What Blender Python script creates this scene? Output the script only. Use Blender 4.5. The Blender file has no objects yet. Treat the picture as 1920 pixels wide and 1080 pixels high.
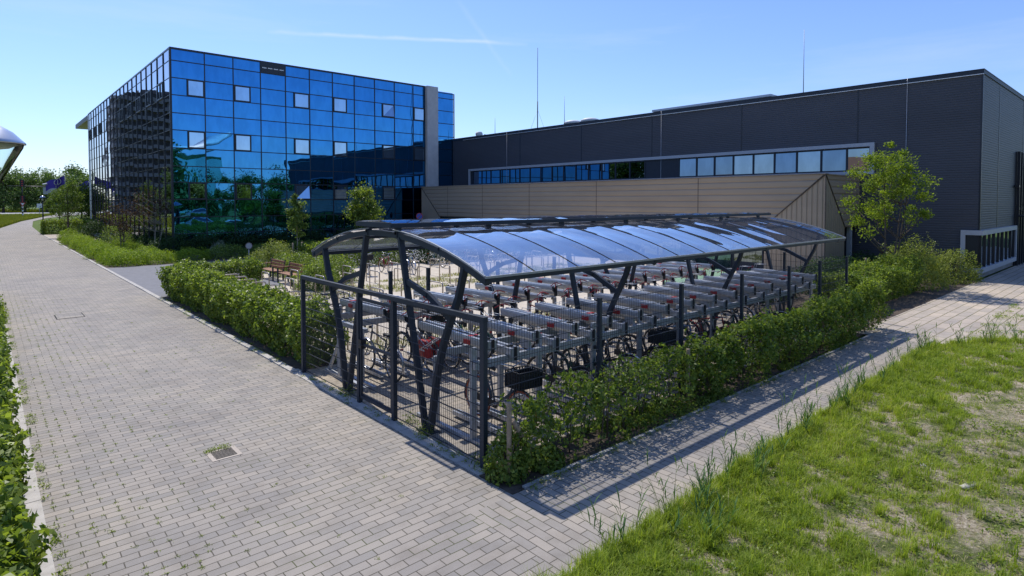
import bpy, math, random
import numpy as np
from mathutils import Vector
random.seed(7)
RS = np.random.RandomState(11)
R = math.radians
C = bpy.context.scene.collection
scene = bpy.context.scene
SUNEL, SUNAZ = 56.0, 8.8          # azimuth from +Y towards +X

# ------------------------------------------------------------------ camera
cam_d = bpy.data.cameras.new('camera')
cam = bpy.data.objects.new('camera', cam_d); C.objects.link(cam)
cam.location = (0, 0, 3.6)
_p = -math.atan(35/1110); _h = R(48.17)
_fw = Vector((math.cos(_h)*math.cos(_p), math.sin(_h)*math.cos(_p), math.sin(_p)))
cam.rotation_euler = _fw.to_track_quat('-Z', 'Y').to_euler()
cam_d.sensor_width = 36; cam_d.lens = 1110/1920*36
cam_d.shift_y = -(540-413)/1920
cam_d.clip_start = 0.1; cam_d.clip_end = 3000
scene.camera = cam
# ------------------------------------------------------------------ world
w = bpy.data.worlds.new('World'); scene.world = w; w.use_nodes = True
nt = w.node_tree; nt.nodes.clear()
sky = nt.nodes.new('ShaderNodeTexSky'); sky.sky_type = 'NISHITA'; sky.sun_disc = False
sky.sun_elevation = R(SUNEL); sky.sun_rotation = R(SUNAZ); sky.air_density = 1.15; sky.dust_density = 0.35; sky.ozone_density = 2.5
bg = nt.nodes.new('ShaderNodeBackground'); bg.inputs[1].default_value = 0.15
out = nt.nodes.new('ShaderNodeOutputWorld')
tc = nt.nodes.new('ShaderNodeTexCoord')
# thin cirrus veil, stretched streaks, and one contrail along a great circle
mp = nt.nodes.new('ShaderNodeMapping'); mp.inputs['Scale'].default_value = (1.2, 1.2, 9.0); mp.inputs['Rotation'].default_value = (0.12, 0.1, 0)
ns = nt.nodes.new('ShaderNodeTexNoise'); ns.inputs['Scale'].default_value = 1.6; ns.inputs['Detail'].default_value = 7; ns.inputs['Roughness'].default_value = 0.62
cr = nt.nodes.new('ShaderNodeValToRGB'); cr.color_ramp.elements[0].position = 0.50; cr.color_ramp.elements[1].position = 0.86
cr.color_ramp.elements[1].color = (0.30, 0.30, 0.30, 1)
mix = nt.nodes.new('ShaderNodeMixRGB'); mix.inputs[2].default_value = (4.6, 5.3, 6.8, 1)
L = nt.links.new
L(tc.outputs['Generated'], mp.inputs[0]); L(mp.outputs[0], ns.inputs[0]); L(ns.outputs[0], cr.inputs[0]); L(cr.outputs[0], mix.inputs[0])
_sx = nt.nodes.new('ShaderNodeSeparateXYZ'); L(tc.outputs['Generated'], _sx.inputs[0])
_hr = nt.nodes.new('ShaderNodeValToRGB'); _e = _hr.color_ramp.elements
_e[0].position = 0.0; _e[0].color = (0.67, 0.775, 1.10, 1); _e[1].position = 0.35; _e[1].color = (0.70, 0.80, 1.10, 1)
L(_sx.outputs['Z'], _hr.inputs[0])
_tm = nt.nodes.new('ShaderNodeMixRGB'); _tm.blend_type = 'MULTIPLY'; _tm.inputs[0].default_value = 1; L(sky.outputs[0], _tm.inputs[1]); L(_hr.outputs[0], _tm.inputs[2])
L(_tm.outputs[0], mix.inputs[1])
def contrail(az0, el0, az1, el1, width, strength, prev):
    d0 = Vector((math.cos(R(az0))*math.cos(R(el0)), math.sin(R(az0))*math.cos(R(el0)), math.sin(R(el0))))
    d1 = Vector((math.cos(R(az1))*math.cos(R(el1)), math.sin(R(az1))*math.cos(R(el1)), math.sin(R(el1))))
    n = d0.cross(d1).normalized(); mid = (d0+d1).normalized(); half = d0.angle(mid)
    def dotn(v, src):
        a = nt.nodes.new('ShaderNodeVectorMath'); a.operation = 'DOT_PRODUCT'; a.inputs[1].default_value = v; L(src, a.inputs[0]); return a.outputs['Value']
    def m(op, a, b=None, clamp=False):
        k = nt.nodes.new('ShaderNodeMath'); k.operation = op; k.use_clamp = clamp
        for i, x in enumerate((a, b)):
            if x is None: continue
            if isinstance(x, (int, float)): k.inputs[i].default_value = x
            else: L(x, k.inputs[i])
        return k.outputs[0]
    nz = nt.nodes.new('ShaderNodeTexNoise'); nz.inputs['Scale'].default_value = 26; nz.inputs['Detail'].default_value = 4
    L(tc.outputs['Generated'], nz.inputs[0])
    wob = m('MULTIPLY', m('SUBTRACT', nz.outputs[0], 0.5), width*1.3)
    a = m('ABSOLUTE', m('ADD', dotn(n, tc.outputs['Generated']), wob))
    line = m('SUBTRACT', 1.0, m('DIVIDE', a, width), True)
    along = m('DIVIDE', m('SUBTRACT', dotn(mid, tc.outputs['Generated']), math.cos(half)), 1-math.cos(half), True)
    along = m('POWER', along, 0.5)
    f = m('MULTIPLY', m('MULTIPLY', line, along), m('MULTIPLY', nz.outputs[0], strength), True)
    mm = nt.nodes.new('ShaderNodeMixRGB'); mm.inputs[2].default_value = (5.0, 5.6, 6.9, 1)
    L(f, mm.inputs[0]); L(prev, mm.inputs[1]); return mm.outputs[0]
o1 = contrail(70.5, 14.7, 46.6, 14.75, 0.0042, 0.75, mix.outputs[0])
o1 = contrail(53.5, 18.6, 48.2, 11.8, 0.006, 0.16, o1)
L(o1, bg.inputs[0]); L(bg.outputs[0], out.inputs[0])
# ------------------------------------------------------------------ sun
sd = bpy.data.lights.new('sun', 'SUN'); sd.energy = 4.5; sd.angle = R(0.53); sd.color = (1.0, 0.955, 0.89)
sun = bpy.data.objects.new('sun', sd); C.objects.link(sun)
_s = Vector((math.sin(R(SUNAZ))*math.cos(R(SUNEL)), math.cos(R(SUNAZ))*math.cos(R(SUNEL)), math.sin(R(SUNEL))))
sun.rotation_euler = _s.to_track_quat('Z', 'Y').to_euler(); sun.location = (0, 60, 80)
vs = scene.view_settings; vs.view_transform = 'Standard'; vs.look = 'None'; vs.exposure = 0.12; vs.gamma = 1.0
scene.cycles.max_bounces = 7; scene.cycles.transparent_max_bounces = 10; scene.cycles.caustics_reflective = False; scene.cycles.caustics_refractive = False
scene.cycles.sample_clamp_indirect = 4.0

# ================================================================== materials
MATS = {}
class N:
    """small node helper"""
    def __init__(s, name):
        s.m = bpy.data.materials.new(name); s.m.use_nodes = True; s.t = s.m.node_tree
        s.b = s.t.nodes['Principled BSDF']; MATS[name] = s.m
        s.co = s.t.nodes.new('ShaderNodeTexCoord')
    def n(s, ty, **kw):
        k = s.t.nodes.new('ShaderNode'+ty)
        for a, v in kw.items(): setattr(k, a, v)
        return k
    def l(s, a, b): s.t.links.new(a, b)
    def map(s, scale=(1,1,1), rot=(0,0,0), loc=(0,0,0), src='Object'):
        k = s.n('Mapping'); k.inputs['Scale'].default_value = scale; k.inputs['Rotation'].default_value = rot; k.inputs['Location'].default_value = loc
        s.l(s.co.outputs[src], k.inputs[0]); return k.outputs[0]
    def noise(s, scale, detail=4, rough=0.55, vec=None, dist=0):
        k = s.n('TexNoise'); k.inputs['Scale'].default_value = scale; k.inputs['Detail'].default_value = detail; k.inputs['Roughness'].default_value = rough
        k.inputs['Distortion'].default_value = dist
        s.l(vec if vec is not None else s.co.outputs['Object'], k.inputs[0]); return k.outputs[0]
    def ramp(s, fac, stops):
        k = s.n('ValToRGB'); e = k.color_ramp.elements
        while len(e) < len(stops): e.new(0.5)
        for i, (p, c) in enumerate(stops): e[i].position = p; e[i].color = (*c, 1) if len(c) == 3 else c
        s.l(fac, k.inputs[0]); return k.outputs[0]
    def mix(s, fac, a, b, ty='MIX'):
        k = s.n('MixRGB', blend_type=ty)
        for i, x in enumerate((fac, a, b)):
            if isinstance(x, (int, float)): k.inputs[i].default_value = x
            elif isinstance(x, tuple): k.inputs[i].default_value = (*x, 1)
            else: s.l(x, k.inputs[i])
        return k.outputs[0]
    def math(s, op, a, b=None, clamp=False):
        k = s.n('Math', operation=op, use_clamp=clamp)
        for i, x in enumerate((a, b)):
            if x is None: continue
            if isinstance(x, (int, float)): k.inputs[i].default_value = x
            else: s.l(x, k.inputs[i])
        return k.outputs[0]
    def bump(s, h, strength=0.3, dist=0.01):
        k = s.n('Bump'); k.inputs['Strength'].default_value = strength; k.inputs['Distance'].default_value = dist
        s.l(h, k.inputs['Height']); s.l(k.outputs[0], s.b.inputs['Normal']); return k.outputs[0]
    def set(s, color=None, rough=None, metal=None, spec=None):
        if color is not None:
            if isinstance(color, tuple): s.b.inputs['Base Color'].default_value = (*color, 1)
            else: s.l(color, s.b.inputs['Base Color'])
        if rough is not None:
            if isinstance(rough, float): s.b.inputs['Roughness'].default_value = rough
            else: s.l(rough, s.b.inputs['Roughness'])
        if metal is not None: s.b.inputs['Metallic'].default_value = metal
        if spec is not None: s.b.inputs['Specular IOR Level'].default_value = spec
        return s.m

def mat_paver(name, bw, bh, col, mortar, rot=0, offset=0.5, tint=(1, 1, 1), msize=0.006, weeds=0.0):
    k = N(name)
    v = k.map(rot=(0, 0, rot))
    # slight waviness of courses
    wn = k.n('TexNoise'); wn.inputs['Scale'].default_value = 0.9; wn.inputs['Detail'].default_value = 2
    k.l(k.co.outputs['Object'], wn.inputs[0])
    sub = k.n('VectorMath', operation='SUBTRACT'); sub.inputs[1].default_value = (0.5, 0.5, 0.5); k.l(wn.outputs['Color'], sub.inputs[0])
    sc = k.n('VectorMath', operation='SCALE'); sc.inputs['Scale'].default_value = 0.05; k.l(sub.outputs[0], sc.inputs[0])
    ad = k.n('VectorMath', operation='ADD'); k.l(v, ad.inputs[0]); k.l(sc.outputs[0], ad.inputs[1])
    br = k.n('TexBrick'); br.offset = offset; br.inputs['Scale'].default_value = 1
    br.inputs['Brick Width'].default_value = bw; br.inputs['Row Height'].default_value = bh
    br.inputs['Mortar Size'].default_value = msize; br.inputs['Mortar Smooth'].default_value = 0.25; br.inputs['Bias'].default_value = 0
    br.inputs['Color1'].default_value = (0.87, 0.88, 0.90, 1); br.inputs['Color2'].default_value = (1.12, 1.09, 1.05, 1); br.inputs['Mortar'].default_value = (1, 1, 1, 1)
    k.l(ad.outputs[0], br.inputs[0])
    base = k.mix(1.0, br.outputs['Color'], col, 'MULTIPLY')
    big = k.ramp(k.noise(0.35, 5, 0.6), [(0.3, (0.84, 0.84, 0.86)), (0.5, (1, 1, 1)), (0.72, (1.14, 1.11, 1.05))])
    base = k.mix(1.0, base, big, 'MULTIPLY')
    st = k.ramp(k.noise(2.3, 6, 0.65), [(0.36, (0.84, 0.83, 0.81)), (0.52, (1, 1, 1)), (0.8, (1.05, 1.04, 1.02))])
    base = k.mix(0.8, base, st, 'MULTIPLY')
    gr = k.ramp(k.noise(190, 2, 0.7), [(0.3, (0.7, 0.7, 0.7)), (0.7, (1.22, 1.22, 1.22))])
    base = k.mix(0.75, base, gr, 'MULTIPLY')
    wd = k.ramp(k.noise(1.1, 3, 0.6), [(0.5, mortar), (0.66, (0.075, 0.085, 0.03) if weeds else mortar)])
    base = k.mix(br.outputs['Fac'], base, wd)
    hb = k.math('SUBTRACT', k.math('MULTIPLY', k.noise(120, 2, 0.6), 0.2), br.outputs['Fac'])
    k.bump(hb, 0.6, 0.006)
    return k.set(base, 0.85, spec=0.3)
mat_paver('paver', 0.28, 0.121, (0.300, 0.274, 0.240), (0.085, 0.075, 0.058), weeds=1)
mat_paver('path_paver', 0.29, 0.125, (0.306, 0.278, 0.243), (0.08, 0.07, 0.056), rot=R(90), weeds=1)
mat_paver('yard_paver', 0.30, 0.15, (0.46, 0.395, 0.31), (0.25, 0.21, 0.16), weeds=1)
mat_paver('slab', 0.9, 0.3, (0.42, 0.365, 0.305), (0.17, 0.15, 0.08), msize=0.014, weeds=1)
mat_paver('kerb_strip', 3.0, 0.2, (0.43, 0.40, 0.36), (0.14, 0.12, 0.10), rot=R(90))

def simple(name, color, rough=0.6, metal=0.0, var=0.0, scale=8, bumps=0.0, spec=None, bscale=None):
    k = N(name)
    if var:
        c = k.ramp(k.noise(scale, 5, 0.6), [(0.3, tuple(x*(1-var) for x in color)), (0.7, tuple(min(1, x*(1+var)) for x in color))])
        k.set(c)
    else: k.set(color)
    k.set(None, rough, metal, spec)
    if bumps: k.bump(k.noise(bscale or scale*3, 4, 0.6), bumps, 0.01)
    return k.m
simple('pale_concrete', (0.55, 0.53, 0.52), 0.85, var=0.1, scale=2.2, bumps=0.2)
simple('asphalt', (0.165, 0.165, 0.175), 0.9, var=0.12, scale=3, bumps=0.3, bscale=160)
simple('light_road', (0.42, 0.42, 0.41), 0.9, var=0.08, scale=0.4)
simple('concrete', (0.33, 0.32, 0.31), 0.85, var=0.22, scale=2.2, bumps=0.2)
simple('kerb', (0.40, 0.375, 0.335), 0.9, var=0.18, scale=5, bumps=0.3)
simple('soil', (0.075, 0.055, 0.038), 0.95, var=0.5, scale=9, bumps=0.9)
simple('anthracite', (0.020, 0.029, 0.043), 0.5, 0.0, var=0.12, scale=5, spec=0.4)
simple('dark_frame', (0.012, 0.016, 0.026), 0.35)
simple('white_frame', (0.43, 0.45, 0.49), 0.45, var=0.04, scale=1.5)
simple('galvanised', (0.47, 0.49, 0.52), 0.42, 0.5, var=0.16, scale=22)
simple('galv_dull', (0.34, 0.35, 0.355), 0.5, 0.35, var=0.16, scale=22)
simple('hoop_steel', (0.34, 0.30, 0.26), 0.42, 0.6, var=0.2, scale=9)
simple('red_plastic', (0.45, 0.02, 0.018), 0.4)
simple('red_bag', (0.42, 0.012, 0.015), 0.55, var=0.15, scale=30)
simple('rubber', (0.018, 0.018, 0.018), 0.75)
simple('orange_tyre', (0.50, 0.12, 0.045), 0.7)
simple('black_plastic', (0.013, 0.013, 0.014), 0.5)
simple('chrome', (0.62, 0.62, 0.64), 0.25, 0.9)
simple('timber', (0.30, 0.225, 0.15), 0.85, var=0.3, scale=14, bumps=0.4)
simple('bench_wood', (0.27, 0.11, 0.045), 0.6, var=0.25, scale=18)
simple('bark', (0.115, 0.09, 0.07), 0.95, var=0.35, scale=12, bumps=0.8)
simple('pale_bark', (0.27, 0.24, 0.19), 0.95, var=0.3, scale=12, bumps=0.6)
simple('roof_white', (0.62, 0.63, 0.64), 0.6, var=0.05)
simple('white_cap', (0.72, 0.72, 0.72), 0.35, 0.3)
simple('soffit', (0.55, 0.55, 0.54), 0.6)
simple('flag_purple', (0.075, 0.05, 0.38), 0.7)
simple('flag_white', (0.75, 0.75, 0.78), 0.7)
simple('sign_blue', (0.03, 0.12, 0.5), 0.4)
simple('sign_red', (0.5, 0.03, 0.04), 0.4)
simple('sign_white', (0.75, 0.75, 0.75), 0.4)
simple('lamp_metal', (0.55, 0.56, 0.58), 0.28, 0.85, var=0.05, scale=4)
simple('lamp_dark', (0.03, 0.025, 0.025), 0.4)
simple('lamp_inner', (0.60, 0.57, 0.50), 0.5)
simple('car_silver', (0.42, 0.45, 0.50), 0.25, 0.5)
simple('car_white', (0.72, 0.73, 0.75), 0.25)
simple('car_glass', (0.02, 0.025, 0.03), 0.05, spec=0.9)
simple('iron', (0.27, 0.235, 0.20), 0.6, 0.3, var=0.3, scale=60)
simple('black_hole', (0.004, 0.004, 0.004), 0.9)
simple('tower_wall', (0.12, 0.105, 0.11), 0.85, var=0.1, scale=0.3)
simple('tower_band', (0.17, 0.17, 0.19), 0.7)
simple('shed_wall', (0.30, 0.32, 0.34), 0.7, var=0.05)
simple('entrance_dark', (0.02, 0.022, 0.026), 0.4)
for nm, c in (('bike_black', (0.012, 0.012, 0.014)), ('bike_grey', (0.12, 0.13, 0.14)), ('bike_red', (0.28, 0.02, 0.02)), ('bike_blue', (0.05, 0.14, 0.30)), ('bike_green', (0.03, 0.09, 0.06)), ('bike_white', (0.6, 0.6, 0.6))):
    simple(nm, c, 0.28)

def mat_ribbed(name, color, pitch, axis='Z', amp=0.02, groove=0.35, rough=0.5, stain=0.12, sheen=None):
    k = N(name)
    sep = k.n('SeparateXYZ'); k.l(k.co.outputs['Object'], sep.inputs[0])
    c = sep.outputs[axis] if axis in 'XYZ' else None
    f = k.math('FRACT', k.math('DIVIDE', c, pitch))
    tri = k.math('ABSOLUTE', k.math('SUBTRACT', f, 0.5))          # 0 mid, .5 edges
    prof = k.math('SMOOTHSTEP', tri, 0.0) if False else k.math('MULTIPLY', k.math('SUBTRACT', 0.5, tri), 5.0, True)
    base = k.mix(k.ramp(prof, [(0.0, (1, 1, 1)), (groove, (0, 0, 0))]), color, tuple(x*0.72 for x in color))
    n1 = k.ramp(k.noise(0.16, 4, 0.6, vec=k.map((1, 1, 3))), [(0.3, (1-stain,)*3), (0.7, (1+stain,)*3)])
    base = k.mix(1.0, base, n1, 'MULTIPLY')
    k.bump(prof, 0.8, amp)
    return k.set(base, rough, spec=0.4)
mat_ribbed('dark_cladding', (0.068, 0.070, 0.083), 0.115, 'Z', 0.012)
mat_ribbed('tan_cladding', (0.39, 0.305, 0.215), 0.33, 'Z', 0.05, 0.3)
mat_ribbed('tan_vertical_front', (0.42, 0.33, 0.23), 0.24, 'Y', 0.05, 0.3)
mat_ribbed('tan_vertical_side', (0.42, 0.33, 0.23), 0.24, 'X', 0.05, 0.3)

def mat_mirror(name, tint, rough=0.012, wav=0.02, scale=0.35):
    k = N(name)
    k.set(tint, rough, 1.0)
    v = k.map((1, 1, 1))
    h = k.noise(scale, 2, 0.4, vec=v)
    k.bump(h, 1.0, wav)
    # faint smudges and dust streaks
    s = k.ramp(k.noise(1.5, 5, 0.65, vec=k.map((1.3, 1.3, 0.5))), [(0.42, tuple(x*0.88 for x in tint)), (0.6, tint)])
    k.set(s)
    return k.m
mat_mirror('mirror_blue', (0.05, 0.245, 0.53), wav=0.016)
mat_mirror('mirror_neutral', (0.44, 0.50, 0.60), wav=0.012)
mat_mirror('window_glass', (0.34, 0.49, 0.66), wav=0.004)
mat_mirror('band_glass', (0.14, 0.22, 0.34), wav=0.006)
mat_mirror('strip_glass', (0.22, 0.31, 0.42), wav=0.005)
mat_mirror('dark_glass', (0.22, 0.27, 0.28), wav=0.01)

def mat_roof():
    k = N('polycarbonate')
    t = k.t; outn = t.nodes['Material Output']
    tr = k.n('BsdfTransparent'); tr.inputs[0].default_value = (0.90, 0.92, 0.95, 1)
    gl = k.n('BsdfGlossy'); gl.inputs['Roughness'].default_value = 0.025; gl.inputs[0].default_value = (0.92, 0.95, 1, 1)
    df = k.n('BsdfDiffuse'); df.inputs[0].default_value = (0.42, 0.43, 0.46, 1)
    tl = k.n('BsdfTranslucent'); tl.inputs[0].default_value = (0.8, 0.8, 0.82, 1)
    bp = k.n('Bump'); bp.inputs['Strength'].default_value = 1.0; bp.inputs['Distance'].default_value = 0.05
    k.l(k.noise(0.75, 2, 0.4, vec=k.map((1.25, 0.55, 1))), bp.inputs['Height'])
    k.l(bp.outputs[0], gl.inputs['Normal'])
    fr = k.n('LayerWeight'); fr.inputs[0].default_value = 0.5; k.l(bp.outputs[0], fr.inputs['Normal'])
    a = k.n('MixShader'); dirt = k.ramp(k.noise(1.7, 6, 0.7), [(0.35, (0.10,)*3), (0.72, (0.28,)*3)])
    d2 = k.n('MixShader'); d2.inputs[0].default_value = 0.5; k.l(df.outputs[0], d2.inputs[1]); k.l(tl.outputs[0], d2.inputs[2])
    k.l(dirt, a.inputs[0]); k.l(tr.outputs[0], a.inputs[1]); k.l(d2.outputs[0], a.inputs[2])
    m = k.n('MixShader'); k.l(k.ramp(fr.outputs['Facing'], [(0.0, (0.07,)*3), (0.45, (0.14,)*3), (0.65, (0.42,)*3), (0.88, (0.8,)*3)]), m.inputs[0])
    k.l(a.outputs[0], m.inputs[1]); k.l(gl.outputs[0], m.inputs[2]); k.l(m.outputs[0], outn.inputs[0])
mat_roof()
def mat_clear(name, tint, gloss=0.25):
    k = N(name); t = k.t
    tr = k.n('BsdfTransparent'); tr.inputs[0].default_value = (*tint, 1)
    gl = k.n('BsdfGlossy'); gl.inputs['Roughness'].default_value = 0.03
    fr = k.n('LayerWeight'); fr.inputs[0].default_value = gloss
    m = k.n('MixShader'); k.l(fr.outputs['Fresnel'], m.inputs[0]); k.l(tr.outputs[0], m.inputs[1]); k.l(gl.outputs[0], m.inputs[2])
    k.l(m.outputs[0], t.nodes['Material Output'].inputs[0])
mat_clear('lamp_glass', (0.86, 0.93, 0.92), 0.22)
mat_clear('shelter_glass', (0.62, 0.82, 0.76), 0.3)

def mat_leaf(name, lo, hi, trans=0.35, rough=0.5, dead=None):
    k = N(name); t = k.t
    at = k.n('Attribute', attribute_name='rnd')
    stops = [(0.0, lo), (0.55, tuple((a+b)*.5 for a, b in zip(lo, hi))), (1.0, hi)]
    if dead: stops = [(0.0, lo), (0.90, hi), (0.97, dead)]
    c = k.ramp(at.outputs['Fac'], stops)
    k.set(c, rough+.08, spec=0.22)
    tl = k.n('BsdfTranslucent')
    c2 = k.mix(1.0, c, (1.2, 1.22, 0.45), 'MULTIPLY'); k.l(c2, tl.inputs[0])
    m = k.n('MixShader'); m.inputs[0].default_value = trans
    k.l(k.b.outputs[0], m.inputs[1]); k.l(tl.outputs[0], m.inputs[2]); k.l(m.outputs[0], t.nodes['Material Output'].inputs[0])
mat_leaf('leaf_hedge', (0.05, 0.105, 0.018), (0.36, 0.44, 0.095), rough=0.33, trans=0.5)
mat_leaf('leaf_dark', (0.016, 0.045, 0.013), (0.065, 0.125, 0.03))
mat_leaf('leaf_lime', (0.10, 0.19, 0.015), (0.40, 0.50, 0.045), trans=0.4)
mat_leaf('leaf_mid', (0.06, 0.11, 0.02), (0.20, 0.28, 0.06))
mat_leaf('leaf_olive', (0.13, 0.175, 0.03), (0.36, 0.41, 0.10))
mat_leaf('leaf_tree', (0.075, 0.135, 0.016), (0.34, 0.43, 0.055), trans=0.5)
mat_leaf('leaf_far', (0.06, 0.115, 0.035), (0.19, 0.28, 0.075), trans=0.3)
mat_leaf('leaf_purple', (0.035, 0.018, 0.014), (0.10, 0.06, 0.035))
mat_leaf('leaf_grey', (0.16, 0.20, 0.14), (0.34, 0.38, 0.28))
mat_leaf('grass_blade', (0.085, 0.165, 0.012), (0.42, 0.50, 0.075), dead=(0.55, 0.48, 0.26), trans=0.5)
mat_leaf('reed_blade', (0.05, 0.12, 0.035), (0.15, 0.25, 0.08))
mat_leaf('meadow_blade', (0.07, 0.11, 0.015), (0.27, 0.29, 0.035), dead=(0.6, 0.46, 0.03))

def mat_verge():
    k = N('verge_soil')
    a = k.noise(2.2, 7, 0.72); b = k.noise(24, 7, 0.8)
    c = k.ramp(b, [(0.33, (0.10, 0.08, 0.045)), (0.5, (0.36, 0.30, 0.21)), (0.66, (0.60, 0.54, 0.42))])
    g = k.ramp(k.noise(28, 4, 0.7), [(0.3, (0.05, 0.075, 0.02)), (0.7, (0.17, 0.19, 0.06))])
    col = k.mix(k.ramp(a, [(0.42, (1, 1, 1)), (0.56, (0, 0, 0))]), c, g)
    k.bump(b, 1.0, 0.04); k.set(col, 0.95, spec=0.15)
mat_verge()
def mat_ground():
    k = N('lawn')
    c = k.ramp(k.noise(0.5, 7, 0.7), [(0.3, (0.06, 0.10, 0.022)), (0.7, (0.13, 0.17, 0.04))])
    k.bump(k.noise(9, 5, 0.7), 0.8, 0.05); k.set(c, 0.95, spec=0.1)
mat_ground()
def mat_yard():
    k = N('yard_gravel')
    # sandy slabs with dry grass patches
    c = k.ramp(k.noise(3.0, 6, 0.7), [(0.3, (0.44, 0.38, 0.30)), (0.7, (0.60, 0.53, 0.43))])
    sp = k.ramp(k.noise(70, 3, 0.7), [(0.3, (0.8, 0.8, 0.8)), (0.7, (1.15, 1.15, 1.15))])
    c = k.mix(1.0, c, sp, 'MULTIPLY')
    k.bump(k.noise(60, 3, 0.7), 0.4, 0.01); k.set(c, 0.95, spec=0.15)
mat_yard()

# ================================================================== mesh helpers
class MB:
    def __init__(s): s.v = []; s.f = []; s.mi = []; s.smooth = []
    def add(s, vs, fs, mi=0, sm=False):
        o = len(s.v); s.v += [tuple(x) for x in vs]; s.f += [tuple(i+o for i in f) for f in fs]; s.mi += [mi]*len(fs); s.smooth += [sm]*len(fs); return s
    def box(s, x0, x1, y0, y1, z0, z1, mi=0):
        vs = [(x0,y0,z0),(x1,y0,z0),(x1,y1,z0),(x0,y1,z0),(x0,y0,z1),(x1,y0,z1),(x1,y1,z1),(x0,y1,z1)]
        return s.add(vs, [(0,3,2,1),(4,5,6,7),(0,1,5,4),(1,2,6,5),(2,3,7,6),(3,0,4,7)], mi)
    def bar(s, a, b, w, h=None, mi=0, up=(0,0,1)):
        """rectangular bar from a to b, w wide (sideways) and h high"""
        h = h or w; a = Vector(a); b = Vector(b); d = (b-a).normalized(); u = Vector(up)
        if abs(d.dot(u)) > 0.98: u = Vector((1,0,0))
        sd_ = d.cross(u).normalized(); u2 = sd_.cross(d).normalized(); vs = []
        for p in (a, b):
            for i, j in ((-1,-1),(1,-1),(1,1),(-1,1)): vs.append(p+sd_*(i*w/2)+u2*(j*h/2))
        return s.add(vs, [(3,2,1,0),(4,5,6,7),(0,1,5,4),(1,2,6,5),(2,3,7,6),(3,0,4,7)], mi)
    def tube(s, pts, r, n=8, mi=0, closed=False, cap=True):
        pts = [Vector(p) for p in pts]; k = len(pts); rs = r if isinstance(r, (list, tuple)) else [r]*k
        o = len(s.v); prev = None
        for i, p in enumerate(pts):
            if closed: d = (pts[(i+1) % k]-pts[i-1]).normalized()
            else: d = (pts[min(i+1, k-1)]-pts[max(i-1, 0)]).normalized()
            if prev is None:
                u = Vector((0,0,1)) if abs(d.z) < 0.9 else Vector((1,0,0)); u = (u-d*u.dot(d)).normalized()
            else: u = (prev-d*prev.dot(d)).normalized()
            prev = u; w_ = d.cross(u)
            for j in range(n):
                a = 2*math.pi*j/n; s.v.append(tuple(p+(u*math.cos(a)+w_*math.sin(a))*rs[i]))
        for i in range(k if closed else k-1):
            for j in range(n):
                a = o+i*n+j; b = o+i*n+(j+1) % n; c = o+((i+1) % k)*n+(j+1) % n; d_ = o+((i+1) % k)*n+j
                s.f.append((a, b, c, d_)); s.mi.append(mi); s.smooth.append(True)
        if cap and not closed:
            s.f.append(tuple(o+j for j in range(n-1, -1, -1))); s.f.append(tuple(o+(k-1)*n+j for j in range(n))); s.mi += [mi]*2; s.smooth += [False]*2
        return s
    def lathe(s, prof, n=24, c=(0,0,0), mi=0):
        o = len(s.v); k = len(prof)
        for r, z in prof:
            for j in range(n):
                a = 2*math.pi*j/n; s.v.append((c[0]+r*math.cos(a), c[1]+r*math.sin(a), c[2]+z))
        for i in range(k-1):
            for j in range(n):
                s.f.append((o+i*n+j, o+i*n+(j+1) % n, o+(i+1)*n+(j+1) % n, o+(i+1)*n+j)); s.mi.append(mi); s.smooth.append(True)
        return s
    def prism(s, poly, fn, t0, t1, mi=0):
        n = len(poly); vs = [fn(a, b, t0) for a, b in poly]+[fn(a, b, t1) for a, b in poly]
        fs = [tuple(range(n-1, -1, -1)), tuple(range(n, 2*n))]+[(i, (i+1) % n, n+(i+1) % n, n+i) for i in range(n)]
        return s.add(vs, fs, mi)
    def mesh(s, name, mats):
        me = bpy.data.meshes.new(name); me.from_pydata(s.v, [], s.f)
        for m in (mats if isinstance(mats, (list, tuple)) else [mats]): me.materials.append(MATS[m])
        me.polygons.foreach_set('material_index', s.mi); me.polygons.foreach_set('use_smooth', s.smooth)
        me.update(); return me
    def build(s, name, mats, parent=None, **kw):
        o = bpy.data.objects.new(name, s.mesh(name, mats)); C.objects.link(o)
        if parent is not None: o.parent = parent
        tag(o, **kw); return o
def tag(o, label=None, cat=None, group=None, kind=None):
    if label: o['label'] = label
    if cat: o['category'] = cat
    if group: o['group'] = group
    if kind: o['kind'] = kind
    return o
def thing(name, label, cat, loc=(0,0,0), rz=0, group=None, kind=None):
    o = bpy.data.objects.new(name, None); C.objects.link(o); o.location = loc; o.rotation_euler = (0,0,rz); o.empty_display_size = 0.2
    return tag(o, label, cat, group, kind)
def copy_tree(o, parent=None):
    c = o.copy(); C.objects.link(c)
    if parent is not None: c.parent = parent
    for ch in list(o.children): copy_tree(ch, c)
    return c
def struct(name, mb, mats): return mb.build(name, mats, kind='structure')

# ------- numpy card clouds (leaves, blades)
def np_mesh(name, verts, faces_n, mat, rnd, parent=None, **kw):
    """verts (F,k,3) with k corners per face"""
    F, k = verts.shape[:2]
    me = bpy.data.meshes.new(name)
    me.vertices.add(F*k); me.vertices.foreach_set('co', verts.reshape(-1).astype(np.float32))
    me.loops.add(F*k); me.loops.foreach_set('vertex_index', np.arange(F*k, dtype=np.int32))
    me.polygons.add(F); me.polygons.foreach_set('loop_start', np.arange(0, F*k, k, dtype=np.int32))
    try: me.polygons.foreach_set('loop_total', np.full(F, k, dtype=np.int32))
    except Exception: pass
    a = me.attributes.new('rnd', 'FLOAT', 'FACE'); a.data.foreach_set('value', rnd.astype(np.float32))
    me.materials.append(MATS[mat]); me.update(calc_edges=True); me.validate()
    o = bpy.data.objects.new(name, me); C.objects.link(o)
    if parent is not None: o.parent = parent
    tag(o, **kw); return o
def unit(a): return a/np.maximum(np.linalg.norm(a, axis=-1, keepdims=True), 1e-9)
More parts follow.
